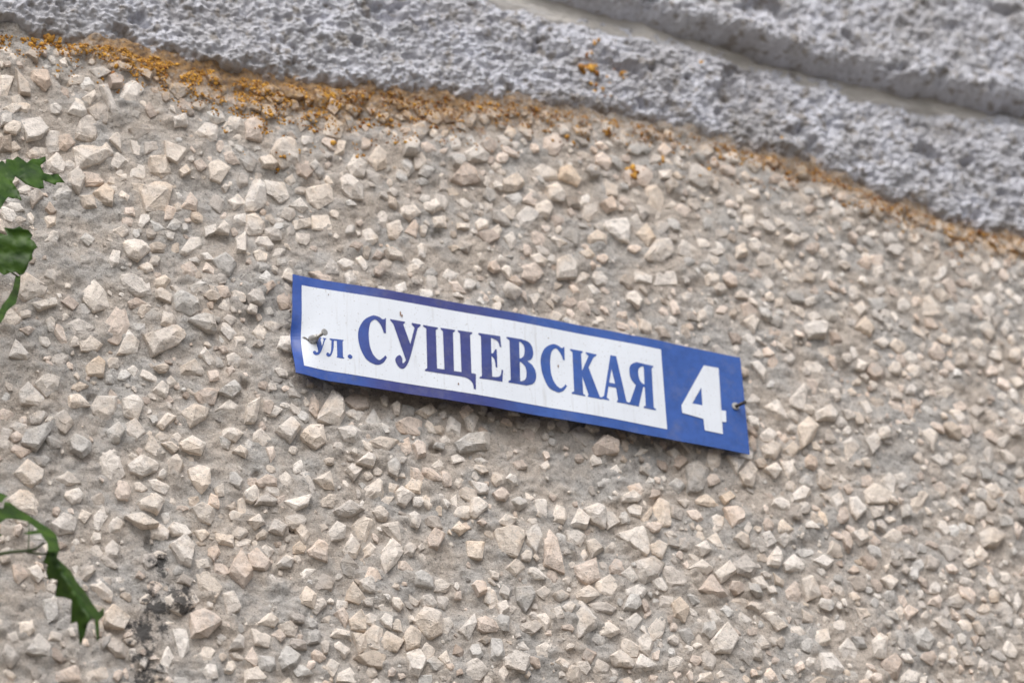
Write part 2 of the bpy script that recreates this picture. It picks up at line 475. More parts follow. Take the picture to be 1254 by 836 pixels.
# ------------------------------------------------------------------ stones: outlines read on the wall plane
STONES = """85 92 182 112 174 129 176 137 189 120 201 96 206;95 83 139 92 123 100 129 105 141 98 145;95 146 123 153 105 165 98 175 110 165 117 165 126;90 0 93 16 95 8 119 0 117;70 26 150 48 146 57 160 48 172 33 175;60 93 163 100 144 115 144 117 170 108 175 93 170;42 108 137 120 129 132 134 130 152 117 151;85 100 122 115 111 118 120 110 129;70 122 109 130 105 144 139 136 141;75 55 172 62 160 72 163 72 184 60 186;85 84 101 89 93 103 95 100 103 86 105;80 14 120 24 116 31 123 24 131 16 128;85 61 129 69 127 75 132 72 139 63 138;90 201 177 227 187 215 204 203 196;85 239 165 251 152 266 156 264 172 254 175;90 209 149 225 144 227 157 213 159;50 159 158 189 160 167 171;85 157 220 163 201 177 204 178 224;75 183 194 203 193 207 213 196 220 185 211;90 254 204 266 198 279 208 268 225 257 220;85 160 172 175 174 171 189 164 187;85 135 201 144 188 157 200 144 206;75 84 216 94 207 103 220 96 237 86 230;80 65 242 77 225 87 235 84 244 72 248;75 102 211 120 213 127 225 105 227;70 172 237 189 225 207 232 201 259 178 260;75 115 237 129 227 139 237 136 254 122 247;90 160 225 176 227 173 236 163 236;80 220 256 232 239 240 247 239 260;90 280 247 291 239 299 249 287 257;90 218 211 226 205 232 213 222 218;85 273 156 282 143 294 144 295 153 280 162;80 57 199 69 189 79 201 74 213 60 208;85 33 189 41 182 54 184 54 193 36 194;85 0 146 10 145 12 156 0 158;85 6 182 16 177 24 183 14 188;60 72 168 84 164 91 175 81 184 73 181;38 207 105 234 105 236 115 218 123 208 113;80 39 89 57 89 62 105 55 111 41 101;70 18 86 33 103 36 117 24 115;75 81 72 96 71 99 79 91 85;72 330 191 339 174 355 172 363 189 362 203 345 206;80 300 150 312 143 322 155 319 172 302 169;90 393 150 403 145 420 157 415 169 396 167;85 300 246 310 223 323 229 324 251 310 260 301 258;90 326 222 347 224 353 241 343 247 328 235;85 374 234 403 227 405 248 389 258 379 248;90 354 253 367 244 377 256 369 261;95 383 265 400 265 405 284 384 281;90 359 272 377 269 379 279 362 282;85 300 267 312 263 323 275 319 287 305 289 300 284;85 415 224 424 218 441 232 441 247 427 246 417 234;85 451 196 463 179 472 189 472 205 460 209;85 424 205 434 191 448 200 444 217 429 217;52 446 208 472 217 463 229 451 222;95 421 129 444 136 434 143 424 136;75 408 191 415 174 423 175 420 189;70 491 179 503 172 512 181 508 193 493 192;80 506 196 515 189 521 198 517 208 508 208;80 490 200 499 197 506 210 499 217;90 518 251 532 245 539 256 530 261 520 258;85 490 256 506 253 513 263 501 271 491 266;70 460 265 467 258 477 265 472 278 460 277;70 473 277 487 271 491 284 484 295 476 291;72 496 284 508 267 512 277 509 290;90 444 284 453 281 463 294 456 300 446 300;65 554 220 566 205 580 210 585 224 566 229;80 566 191 582 180 597 191 594 200 573 200;90 560 272 575 273 576 281 561 279;85 530 267 544 265 546 279 532 278;75 503 157 518 151 522 162 515 172 506 169;80 360 150 372 145 374 157 367 163;90 349 220 357 214 365 223 355 227;90 377 205 384 199 389 205 383 211;35 361 205 374 205 380 217 372 223 363 217;85 653 209 665 201 684 210 683 219 662 219;95 685 207 698 207 710 222 705 229 686 219;85 669 231 681 227 690 239 689 248 672 247;98 739 280 744 273 765 270 770 284 767 298 756 294;75 790 227 806 223 814 239 811 258 796 253;80 764 217 782 204 801 212 791 227 772 229;75 789 315 801 298 818 297 819 313 808 322 791 321;90 831 303 837 297 858 313 854 317 833 313;85 631 267 643 256 656 265 650 277 636 279;85 655 253 667 247 675 255 669 270 656 265;85 613 260 622 253 631 260 626 270 614 268;80 637 250 648 237 657 246 654 254;85 683 320 696 315 705 325 704 340 683 341;75 638 329 653 325 663 337 653 346 639 341;85 705 346 710 332 724 334 717 346;70 720 291 730 282 741 289 741 300 722 298;75 777 289 789 277 801 294 791 303;60 844 205 858 205 872 227 858 231 844 222;80 665 172 679 164 690 179 679 191 665 186;65 715 253 732 249 734 260 722 272 715 265;60 741 219 756 229 756 243 741 241;65 616 222 631 216 639 229 629 236 614 234;70 618 243 633 239 638 248 629 255;75 698 160 717 162 720 169 703 169;90 805 212 820 211 820 221 808 221;85 777 334 796 339 796 350 777 346;85 803 337 825 334 827 350 801 350;90 862 341 870 334 879 339 878 350 866 350;85 601 282 610 276 614 284 607 294;85 617 291 626 286 632 298 625 306;85 708 313 722 307 728 315 717 321;80 736 250 748 243 754 258 744 260;10 691 243 705 243 710 255 696 255;70 24 343 33 338 54 353 51 363 31 370 24 363;98 103 356 115 345 127 356 133 375 115 380 104 368;99 147 299 172 298 181 309 167 322 156 316;85 132 320 140 303 146 310 144 325 136 328;75 123 404 141 377 153 380 157 399 144 420 124 413;70 147 341 158 337 179 346 183 363 167 364 151 353;80 212 365 220 360 239 368 243 380 232 388 215 380;80 177 413 213 402 225 413 215 424 187 436;95 222 310 234 290 245 292 246 302 230 311;85 145 432 157 404 170 416 167 433;70 81 399 96 390 115 401 105 411 89 414;80 97 420 110 413 124 423 117 431 100 430;75 106 447 120 436 128 444 127 460 108 460;90 11 437 19 418 36 437 31 442;90 2 396 10 380 26 396 14 404;95 37 375 65 368 67 377 48 382;80 23 406 33 402 42 406 33 412;45 74 372 84 363 96 372 89 381;90 69 390 79 385 85 389 77 394;60 97 372 105 370 112 380 103 389;80 222 325 234 320 242 329 237 339 224 335;85 188 344 201 338 208 344 201 353 189 352;80 233 351 244 344 251 350 237 359;90 267 377 278 360 283 370 279 382;85 263 286 273 272 281 280 278 289;85 250 279 263 276 263 286 252 290;60 260 320 275 311 288 325 279 339 266 329;75 244 389 258 392 262 408 251 408 230 396;85 243 437 250 427 262 444 254 449;60 219 451 237 441 251 456 249 460 220 460;95 287 413 300 413 300 420 288 426;90 285 266 300 265 300 279 287 274;85 288 296 300 286 300 313 289 311;60 159 401 165 398 176 399 175 411 165 411;40 156 371 167 365 178 372 176 378 160 377;95 55 266 69 261 69 274 59 278;80 98 293 105 286 115 293 108 301;75 134 286 148 280 156 288 146 295;85 54 298 63 285 72 289 65 303;90 157 451 165 445 171 453 165 460;85 23 482 33 472 51 489 48 499 26 495;85 42 473 50 466 71 465 68 479 55 488;99 84 486 96 484 109 497 84 501;70 114 496 120 486 142 485 140 508 129 516 115 505;85 150 491 165 484 173 496 167 515 153 508;75 130 529 144 519 151 529 144 543 134 541;75 154 520 165 516 177 534 167 543 156 534;80 122 556 134 549 146 556 153 580 136 589 123 575;85 158 570 172 559 191 568 189 577 172 584 160 577;65 25 544 31 532 61 521 57 534 43 553;90 18 582 33 566 50 577 48 594 36 600;95 11 613 24 602 38 602 45 618 43 632 19 625;62 68 589 81 580 97 592 81 596;70 63 642 77 629 93 637 89 651 72 654;80 115 632 124 621 132 630 120 649 114 647;80 133 644 142 633 151 642 146 653 134 653;85 153 635 170 631 190 647 172 649;90 169 618 189 610 197 616 191 630 172 625;98 230 577 242 572 256 577 255 594 246 604 234 589;90 220 544 234 537 249 546 244 558 222 552;90 182 589 191 587 206 596 201 605 187 598;80 222 505 239 496 256 501 251 513 234 521;90 191 522 203 507 214 513 199 527;90 196 546 208 544 217 551 211 556;90 264 503 280 490 291 498 287 507;65 237 483 254 476 266 479 261 496 244 493;75 267 482 285 468 293 479 282 489;90 200 467 208 460 217 470 203 477;70 205 565 215 559 224 572 215 587 206 580;85 233 625 246 618 262 627 256 642 242 639;85 291 613 300 606 300 637 292 630;70 177 551 183 534 199 556 189 560;85 96 635 100 625 111 630 103 641;85 17 635 26 632 33 637 31 645 22 644;60 65 511 77 504 89 520 79 532 67 522;60 36 510 50 503 57 510 48 520 37 519;95 300 498 316 491 312 517 300 518;85 369 533 379 522 393 523 397 542 386 549 372 540;75 389 511 405 481 417 490 420 509 412 522 391 516;80 378 504 381 482 390 499 386 511;50 422 490 434 482 448 487 451 499 436 502;85 423 504 434 500 448 506 441 516 427 510;65 448 516 456 503 465 518 463 530 451 525;90 508 506 525 497 533 505 522 513;90 568 513 578 505 585 511 578 529 572 524;75 546 513 563 519 561 537 546 531;75 556 545 573 534 597 533 594 552 563 554;60 482 521 499 512 515 516 513 533 491 530;65 450 546 465 536 487 542 472 554;75 411 528 429 524 441 531 434 545 420 540;85 435 570 448 558 457 564 453 574;80 422 578 430 569 441 576 432 589;65 473 569 482 563 488 571 484 585 475 580;90 528 571 537 563 544 570 539 577;90 497 595 506 586 517 592 513 604 500 602;85 484 604 491 598 505 607 496 619 487 616;85 446 597 463 586 471 590 467 612 456 609 448 607;80 471 597 478 591 488 594 482 606;90 465 614 472 608 482 610 475 618;95 514 616 521 608 533 618 525 624;95 550 613 558 606 560 624 554 621;95 575 614 583 613 595 624 580 637 575 633;85 552 590 561 584 569 588 561 597;80 580 564 587 559 597 566 589 573;58 410 626 427 614 444 624 429 633 415 632;62 393 614 403 604 415 607 408 620 396 619;95 348 616 379 608 374 621 360 627;90 339 588 348 576 359 588 353 598;75 368 580 377 577 386 597 381 604;80 384 588 403 579 409 600 396 598;60 313 592 324 583 337 588 336 597 319 598;80 311 530 319 525 331 537 322 546 311 539;95 326 509 336 497 345 502 338 509;75 338 528 357 511 367 525 355 542;80 430 645 446 630 457 638 448 663 439 657;80 402 652 412 640 422 645 420 659 405 662;90 361 650 367 645 377 655 371 667;55 465 645 487 640 491 671 482 662;95 467 676 479 661 491 671 489 680 467 680;70 522 662 530 650 542 657 534 674 524 671;95 552 650 560 641 570 651 561 657;95 756 656 791 642 796 671 789 680 767 666;85 698 644 708 624 720 637 715 648;85 714 625 729 619 739 625 738 647 724 640;80 739 628 748 629 757 640 744 648;85 767 625 775 619 784 623 782 635 770 632;90 800 623 806 611 818 616 819 642 801 644;90 784 637 796 622 797 630 789 642;85 758 611 772 604 782 611 777 617 760 617;85 852 609 861 600 880 618 870 620 854 616;80 863 570 864 553 879 553 879 570 870 577;99 888 561 900 559 900 582;85 817 553 825 548 833 556 825 562;90 777 558 784 549 793 552 784 559;45 696 532 708 524 726 539 715 548 703 542;60 724 551 736 538 753 546 753 558 729 561;60 624 565 638 564 645 573 633 575;99 660 571 669 565 672 574 666 579;85 655 613 667 613 667 637 656 632;85 608 642 617 632 631 637 622 647;85 604 654 626 646 641 656 631 683 612 676;80 643 654 655 642 663 659 655 678 644 666;80 665 666 672 652 680 661 681 687 689 702 667 690;75 619 697 631 684 641 695 631 708;80 693 650 708 649 717 656 710 668 696 661;70 717 664 727 661 738 673 724 683;90 706 680 717 671 720 680 714 687;65 779 687 799 683 812 690 803 707 789 715 782 704;52 811 697 822 692 842 709 839 720 822 720;95 759 704 770 696 779 709 772 714;75 704 695 729 685 732 709 720 716 710 709;90 843 697 858 687 872 697 863 704;95 875 703 892 691 899 702 882 714;90 867 659 878 653 888 673 880 676;85 873 632 880 625 888 630 887 649 875 652;85 796 668 806 662 817 668 811 683 799 678;80 819 592 830 585 840 594 832 604;48 840 573 854 565 866 577 858 601 844 601;85 881 609 892 603 899 609 887 618;65 304 681 314 673 331 690 324 700 307 697;85 318 671 326 663 336 673 329 683;90 339 691 350 679 360 684 355 695 342 695;95 363 705 374 696 387 697 372 711;80 375 676 389 662 399 669 399 689 379 682;28 385 712 396 703 409 709 405 724 390 723;90 367 731 374 719 386 729 383 744 369 739;95 312 767 326 754 338 762 333 770;65 339 767 353 758 363 769 359 779 345 776;75 339 807 350 793 366 803 362 815 345 821;80 331 779 341 772 348 781 342 787;95 300 822 314 818 326 829 322 836 300 836;90 405 779 412 770 428 773 429 784;80 410 750 420 744 426 755 423 768;90 427 760 438 750 445 758 445 774 430 770;85 445 755 453 751 464 756 457 767 447 762;85 463 743 475 737 484 751 472 755;80 430 776 444 781 451 793 439 800;85 444 779 458 770 466 773 463 796 451 793;85 465 788 472 775 491 786 484 799 470 798;58 435 805 456 799 470 805 465 819 448 816;90 408 790 415 785 429 796 422 805;85 399 817 405 806 416 812 408 828;85 439 714 451 707 457 712 456 727 444 723;75 426 724 432 714 447 733 439 739 424 734;38 417 690 424 679 438 695 429 707 420 702;75 506 762 518 746 539 752 538 776 522 782;75 493 781 501 769 513 776 511 793 496 797;90 496 803 511 798 520 812 511 829 499 822;85 511 796 522 786 532 796 527 812 513 805;95 537 805 546 797 551 812 544 813;85 562 772 578 754 581 764 573 784;75 566 817 582 805 595 822 585 834 568 829;70 539 760 549 757 554 767 546 780 539 776;80 505 705 515 700 528 709 527 720 508 717;85 531 712 539 709 551 717 546 724 533 723;90 465 685 477 662 491 676 484 690 471 703;95 570 664 591 665 588 685 573 682;70 494 671 501 665 508 671 503 682 495 679;90 445 673 453 664 460 671 458 682 447 682;85 420 673 430 654 441 669 436 683 424 681;90 593 721 600 720 600 740 593 736;95 607 714 617 708 624 712 614 721;80 705 726 720 718 733 729 717 738 706 734;85 730 714 746 705 757 717 748 733 734 726;85 766 724 779 718 791 724 784 733 767 730;75 704 752 709 739 728 760 727 769 708 781;99 733 770 744 761 758 774 748 780 735 778;90 781 784 791 776 799 788 794 803 784 796;75 795 769 806 754 817 755 811 779 799 784;85 806 822 822 801 837 807 834 819 813 823;90 775 817 784 803 806 817 791 822;80 745 805 758 798 773 810 772 818 753 816;60 856 724 870 706 888 733 875 733;95 864 750 870 746 882 760 873 768;95 870 786 885 768 899 784 892 800 875 800;50 830 774 842 770 849 781 842 792;75 822 740 833 732 843 745 837 760 826 755;85 656 793 672 785 678 796 669 805 657 803;65 616 807 631 797 648 805 641 824 618 817;70 600 784 612 785 616 803 607 812 600 807;95 655 755 667 752 674 760 667 774;45 636 767 655 760 662 769 650 779 638 774;75 631 721 648 719 654 731 643 748 633 736;40 722 740 739 736 753 745 748 751 729 750;70 654 724 667 717 675 724 665 733;60 677 729 686 723 696 731 684 738;85 687 745 696 738 703 744 696 754;90 630 786 638 784 648 787 647 796 633 794;95 851 836 856 825 868 824 874 836;85 674 748 684 745 689 757 679 760;90 600 721 607 724 610 738 600 745;85 608 740 619 736 622 748 612 754;75 765 760 777 752 785 760 779 769 767 776;80 842 729 849 725 860 736 849 740;85 979 434 988 430 1009 450 1009 465 996 462;85 966 491 982 472 986 482 982 503 969 499;90 937 499 951 491 965 513 951 515;85 996 508 1013 499 1023 508 1019 517 999 517;85 976 524 988 513 999 524 993 539 982 548;80 1031 544 1041 536 1051 548 1037 565;85 1058 541 1069 532 1075 544 1067 556;90 930 533 940 526 951 532 945 541 932 540;80 954 539 962 532 966 539 959 543;75 931 550 945 543 954 550 948 563 934 561;75 959 553 971 541 979 550 968 563;80 904 581 917 567 925 578 920 596 908 592;99 900 564 910 565 900 581;90 935 575 948 568 956 578 948 585;90 956 567 971 564 975 578 965 587;90 968 609 982 595 993 602 985 615 969 618;85 1057 604 1069 594 1088 605 1081 618 1061 618;90 1014 612 1027 605 1031 615 1023 629;90 1038 612 1047 611 1058 626 1047 637 1041 629;85 1079 589 1088 580 1095 589 1092 605;80 1064 623 1081 620 1081 630 1069 635;85 1110 606 1126 601 1136 606 1126 612 1123 629 1112 629;90 1127 530 1137 527 1146 533 1141 553;70 1140 561 1148 557 1160 568 1151 572;90 1165 561 1177 554 1185 561 1174 568;90 1216 541 1230 534 1236 539 1227 550;85 1158 618 1167 608 1174 620 1165 625;90 1096 581 1106 578 1113 587 1103 591;90 1052 493 1061 491 1067 505 1061 509;90 918 447 927 444 937 457 934 467;90 1036 426 1041 424 1050 437 1043 440;80 999 428 1013 424 1016 437 1006 441;95 1237 465 1247 462 1253 471 1244 475;85 1233 505 1242 500 1251 510 1244 520;90 1242 578 1250 572 1253 584 1244 585;95 900 304 910 299 914 314 901 316;90 959 296 968 288 980 295 971 303;90 942 321 951 317 959 327 951 334;75 982 403 996 395 1010 398 1007 415 988 416;90 908 395 920 388 927 395 921 410;85 907 415 917 409 924 417 921 432;85 1129 369 1137 364 1151 381 1146 388 1130 385;95 1143 341 1150 327 1161 326 1156 338 1147 345;85 1140 358 1151 357 1160 367 1151 372;90 1216 352 1225 348 1230 355 1223 362;90 1201 367 1211 360 1219 367 1211 378;85 1185 341 1196 337 1201 350 1191 355;85 1195 403 1205 398 1216 409 1211 417;90 1188 420 1196 413 1205 423 1196 430;85 1225 403 1233 392 1237 403 1230 413;80 1062 367 1081 365 1085 375 1072 382;70 1044 378 1055 369 1062 381 1051 388;85 1069 420 1081 413 1088 422 1081 427;75 1047 403 1058 389 1069 403 1064 413;80 982 369 996 364 999 372 988 375;82 1110 293 1120 282 1127 293 1120 299;72 1092 296 1106 304 1098 313 1086 307;95 1060 285 1072 282 1076 289 1067 292;75 1137 276 1151 271 1154 282 1146 286;85 1123 347 1134 341 1140 352 1129 358;80 1067 330 1078 326 1082 338 1072 343;90 1069 352 1081 350 1084 357 1075 361;90 954 251 968 249 968 258 956 259;90 988 386 997 381 1006 388 996 395;85 208 671 224 658 236 671 230 695 220 690;85 109 674 118 666 128 673 123 681 112 681;75 129 671 137 662 145 671 142 682 131 682;85 110 719 121 711 136 726 134 737 121 732;85 126 754 137 743 157 757 150 770 128 767;80 201 735 217 722 236 742 220 753 204 746;75 232 754 249 748 268 764 252 780 233 781;90 211 773 227 773 230 796 220 807;95 236 805 252 788 262 799 256 813;75 240 703 252 702 268 722 262 737 246 722;65 272 729 284 726 291 748 278 754;80 262 684 272 682 281 697 275 705 264 700;85 236 687 252 686 256 695 243 697;90 264 655 284 658 284 670 267 666;90 286 658 307 662 304 668 289 671;75 281 700 294 674 307 706 297 719;65 304 681 319 678 332 695 313 698;85 32 799 46 778 61 793 59 805;70 6 777 19 773 24 786 13 789;75 51 735 67 730 70 757 58 761;90 196 812 204 789 212 805 206 817;75 69 825 93 813 99 836 70 836;75 105 825 128 818 133 836 105 836;90 297 825 310 818 326 825 319 836 300 836;95 870 786 886 770 900 786 896 802 876 802;60 854 726 870 710 888 735 867 734;90 1025 796 1038 781 1055 797 1042 815;90 1065 789 1074 778 1084 783 1081 807 1068 805;95 999 773 1011 773 1015 788 998 791;60 1042 780 1055 781 1060 793 1049 793;80 1001 802 1017 802 1030 821 1017 834 1004 825;90 932 754 943 751 961 767 950 772;75 963 722 975 711 983 722 977 735 966 732;85 983 710 995 706 1004 729 988 734;95 961 690 972 679 987 692 979 700 964 698;95 939 684 950 671 958 684 953 694 940 692;90 876 706 889 692 899 700 886 713;85 919 710 931 706 939 718 927 722;90 865 757 870 746 883 761 876 767;50 896 694 912 681 924 697 918 708 902 703;90 931 655 940 652 948 665 937 671;95 950 662 959 654 967 662 959 670;95 996 690 1007 681 1019 689 1011 697;95 1041 655 1054 649 1062 662 1052 668;99 1078 710 1087 705 1098 713 1090 722;55 1078 812 1094 802 1103 815 1097 831 1084 828;85 1094 748 1103 742 1110 751 1103 759;95 1191 681 1199 668 1210 681 1201 689;90 1177 690 1186 684 1196 692 1183 697;55 1148 671 1161 668 1177 678 1161 689;70 1221 630 1234 633 1242 646 1225 644;70 1197 655 1215 647 1228 658 1218 671 1202 671;75 1119 777 1132 770 1142 783 1135 796 1122 789;95 1237 735 1245 726 1250 738 1244 750;75 1116 690 1126 686 1130 697 1121 703;95 1103 828 1113 820 1126 825 1122 836 1103 836;80 921 789 931 781 939 793 927 797;80 886 623 908 620 910 639 896 646;85 875 630 888 630 889 649 878 649"""
EXT = (-0.92, 1.72, Z0 - 1.12, Z0 + 0.36)   # stretch of wall with modelled chips
RS = 0.002
NX = int((EXT[1] - EXT[0]) / RS); NZ = int((EXT[3] - EXT[2]) / RS)
occ = np.zeros((NZ, NX), np.float32)


def window(cx, cz, r):
    i0 = max(0, int((cx - r - EXT[0]) / RS)); i1 = min(NX, int((cx + r - EXT[0]) / RS) + 2)
    j0 = max(0, int((cz - r - EXT[2]) / RS)); j1 = min(NZ, int((cz + r - EXT[2]) / RS) + 2)
    X = EXT[0] + (np.arange(i0, i1) + .5) * RS; Z = EXT[2] + (np.arange(j0, j1) + .5) * RS
    return i0, i1, j0, j1, X[None, :], Z[:, None]


def ell_dist(s, X, Z):
    c, sn = math.cos(s['rot']), math.sin(s['rot'])
    dx = X - s['c'][0]; dz = Z - s['c'][1]
    return np.sqrt(((dx * c + dz * sn) / s['a']) ** 2 + ((-dx * sn + dz * c) / s['b']) ** 2)


def mortar_h(X, Z):
    """relief of the bare mortar in metres, outwards"""
    h = .0042 * fbm(X, Z, .09, 2, 1) + .0030 * fbm(X * .8, Z, .022, 3, 9) + .0014 * fbm(X, Z, .007, 2, 23)
    lump = np.clip(1 - worley(X + .004 * fbm(X, Z, .01, 2, 4), Z, .021, 31) * 1.5, 0, 1)
    keep = sstep(.0, .35, fbm(X, Z, .08, 2, 77))
    return h + .0048 * lump * keep


GX, GZ = np.meshgrid(EXT[0] + (np.arange(NX) + .5) * RS, EXT[2] + (np.arange(NZ) + .5) * RS)
MH = mortar_h(GX, GZ)
DEN = .84 + .95 * perlin(GX / .075, GZ / .075, 3) + .45 * np.clip(GX - .25, -.6, .6)
DEN = np.clip(DEN, .10, 1)
DEN = np.maximum(DEN, sstep(.11, .05, zb(GX) - GZ))
for bx, by, br in ((100, 320, 52), (110, 560, 55), (200, 150, 42), (60, 470, 34), (640, 562, 62), (380, 610, 34), (470, 625, 34), (700, 590, 42),
                   (960, 470, 40), (335, 565, 32), (390, 690, 30), (430, 250, 34), (760, 330, 40), (215, 330, 34), (560, 690, 38), (350, 745, 34), (140, 640, 30),
                   (1000, 300, 34), (1100, 560, 36), (960, 250, 36), (880, 640, 30), (1190, 470, 34)):
    q = un(bx, by)
    DEN *= 1 - .88 * sstep(1.0, .6, np.hypot(GX - q[0], GZ - q[2]) / (br * .001))


def cell(x, z):
    return min(NZ - 1, max(0, int((z - EXT[2]) / RS))), min(NX - 1, max(0, int((x - EXT[0]) / RS)))


stones = []
for line in STONES.split(';'):
    v = [float(q) for q in line.split()]
    P = np.array([un(v[k], v[k + 1])[[0, 2]] for k in range(1, len(v), 2)])
    c = P.mean(0)
    D = (P - c) * 1.12
    w, E = np.linalg.eigh(D.T @ D / len(P))
    e = E[:, 1]
    s = dict(c=c, rot=math.atan2(e[1], e[0]), a=1.35 * math.sqrt(w[1]), b=max(1.35 * math.sqrt(max(w[0], 1e-9)), .003),
             tone=v[0] / 100, poly=D, big=True)
    if any(ell_dist(q, *c) < .62 for q in stones):
        continue
    stones.append(s)
    i0, i1, j0, j1, X, Z = window(*c, s['a'] * 1.3)
    occ[j0:j1, i0:i1] = np.maximum(occ[j0:j1, i0:i1], (ell_dist(s, X, Z) < 1.0))
n_traced = len(stones)
FX0, FX1 = -.40, 1.18
NT1 = 47000
for k in range(NT1):
    x = EXT[0] + random.random() * (EXT[1] - EXT[0]); z = EXT[2] + random.random() * (EXT[3] - EXT[2])
    if z > float(zb(x)) - .004:
        continue
    inside = FX0 < x < FX1 and z > Z0 - .62
    den = DEN[cell(x, z)]
    f = k / NT1
    if f < .35:                       # large ones first, grit last
        a = random.uniform(.0085, .015 if inside else .022)
        if inside and random.random() > .8:
            continue
    elif f < .7:
        a = random.uniform(.005, .009)
    else:
        a = random.uniform(.0022, .0048)
        den = max(den, .22)
    if random.random() > den:
        continue
    s = dict(c=np.array((x, z)), rot=random.random() * math.pi, a=a, b=a * random.uniform(.6, .95),
             tone=min(1, max(.1, random.gauss(.72, .22))), poly=None, big=False)
    i0, i1, j0, j1, X, Z = window(x, z, a * 1.1)
    if i1 <= i0 or j1 <= j0:
        continue
    m = ell_dist(s, X, Z) < 1.0
    if m.sum() == 0 or (occ[j0:j1, i0:i1] * m).sum() > .26 * m.sum():
        continue
    occ[j0:j1, i0:i1] = np.maximum(occ[j0:j1, i0:i1], m)
    stones.append(s)
SIGN = (-.01, .61, Z0 - .155, Z0 + .01)
for s in stones:
    sz = math.sqrt(s['a'] * s['b'])
    s['h'] = min(.017, sz * random.uniform(.30, .68))
    if SIGN[0] < s['c'][0] < SIGN[1] and SIGN[2] < s['c'][1] < SIGN[3]:
        s['h'] = max(.002, min(s['h'], .0125 - float(MH[cell(*s['c'])])))
    s['size'] = sz


# ------------------------------------------------------------------ mortar bed (relief sheet down to the ground)
def stain_at(X, Z):
    """rusty stain just under the rough cement edge, strongest left of the middle"""
    b = zb(X)
    d = b - Z + .010 * fbm(X, Z, .05, 3, 55)
    wid = np.interp(X, [-.4, -.25, -.1, .05, .25, .5, .8, 1.2], [.03, .055, .09, .12, .11, .075, .08, .08])
    st = np.interp(X, [-.4, -.28, -.2, .05, .25, .5, .8, 1.2], [.45, .6, 1.0, 1.0, .85, .62, .75, .85])
    return np.clip(st * (1 - np.clip(d - .004, 0, None) / wid), 0, 1) * (d > -.05)


bump = np.zeros((NZ, NX), np.float32)
for s in stones:
    i0, i1, j0, j1, X, Z = window(*s['c'], s['a'] * 1.9 + .003)
    if i1 <= i0 or j1 <= j0:
        continue
    d = ell_dist(s, X, Z)
    h = s['h'] * .20 * np.exp(-(np.clip(d - .80, 0, None) / .30) ** 1.5)
    bump[j0:j1, i0:i1] = np.maximum(bump[j0:j1, i0:i1], h)
for q in range(110):                       # sockets left by fallen chips
    cx, cz = random.uniform(EXT[0], EXT[1]), random.uniform(EXT[2], EXT[3])
    s = dict(c=(cx, cz), rot=random.random() * 3.14, a=random.uniform(.006, .013), b=random.uniform(.005, .009))
    i0, i1, j0, j1, X, Z = window(cx, cz, .016)
    if i1 > i0 and j1 > j0 and occ[cell(cx, cz)] == 0:
        bump[j0:j1, i0:i1] -= .006 * sstep(1.0, .55, ell_dist(s, X, Z)).astype(np.float32)
xs = axis(-2.6, -.42, 1.21, 3.4, .0025)
zs = axis(0.0, Z0 - .62, Z0 + .34, Z0 + .46, .0025)
XX, ZZ = np.meshgrid(xs, zs)
ix = np.clip(((XX - EXT[0]) / RS).astype(int), 0, NX - 1); iz = np.clip(((ZZ - EXT[2]) / RS).astype(int), 0, NZ - 1)
inb = (XX > EXT[0]) & (XX < EXT[1]) & (ZZ > EXT[2]) & (ZZ < EXT[3])
HH = mortar_h(XX, ZZ) + np.where(inb, bump[iz, ix], 0)
HH = HH - .03 * sstep(0, .03, ZZ - zb(XX) - .02)
me = grid_mesh('mortar_bed', np.stack([XX, WY - HH, ZZ], -1), M_MORTAR)
col = np.ones(HH.shape + (4,)); col[..., 3] = stain_at(XX, ZZ)
color_attr(me, 'tint', col)
link('mortar_bed', me, wall)


# ------------------------------------------------------------------ chips of crushed stone
def chip(poly, h, size, soft=.05):
    """faceted broken stone over an outline; local (x, outwards, z)"""
    bm = bmesh.new()
    rr = random.Random(int(abs(poly[0][0]) * 1e6) + len(poly))
    tilt = (rr.uniform(-.5, .5), rr.uniform(-.65, .30))
    k = rr.uniform(.45, .85)
    off = (rr.uniform(-.16, .16) * size, rr.uniform(-.05, .22) * size)
    for x, z in poly:
        bm.verts.new((x * 1.03, -.45 * size - .002, z * 1.03))
        bm.verts.new((x * rr.uniform(.95, 1.04), h * rr.uniform(.22, .55), z * rr.uniform(.95, 1.04)))
    n = len(poly)
    for q in range(n):
        a, b = poly[q], poly[(q + 1) % n]
        if rr.random() < .55:
            t = rr.uniform(.3, .7)
            bm.verts.new(((a[0] * t + b[0] * (1 - t)) * 1.05, h * rr.uniform(.1, .6), (a[1] * t + b[1] * (1 - t)) * 1.05))
        if rr.random() < .8:
            x, z = a[0] * k * rr.uniform(.8, 1.2) + off[0], a[1] * k * rr.uniform(.8, 1.2) + off[1]
            y = h * (rr.uniform(.86, 1.0) + (x * tilt[0] + z * tilt[1]) / size * .5)
            bm.verts.new((x, min(y, h * 1.12), z))
    r = bmesh.ops.convex_hull(bm, input=bm.verts)
    junk = {g for g in r['geom_interior'] + r['geom_unused'] if isinstance(g, bmesh.types.BMVert)}
    bmesh.ops.delete(bm, geom=list(junk), context='VERTS')
    bmesh.ops.dissolve_limit(bm, angle_limit=rad(9), verts=bm.verts, edges=bm.edges)
    if soft:
        bmesh.ops.bevel(bm, geom=list(bm.edges), offset=soft * size, segments=1, affect='EDGES', clamp_overlap=True, profile=.6)
    bmesh.ops.triangulate(bm, faces=bm.faces)
    bm.verts.index_update()
    V = np.array([v.co for v in bm.verts]); Fc = [tuple(v.index for v in f.verts) for f in bm.faces]
    bm.free()
    V = V + np.random.default_rng(len(V) + int(1e6 * abs(poly[0][0]))).normal(0, .022 * size, V.shape)
    return V, Fc


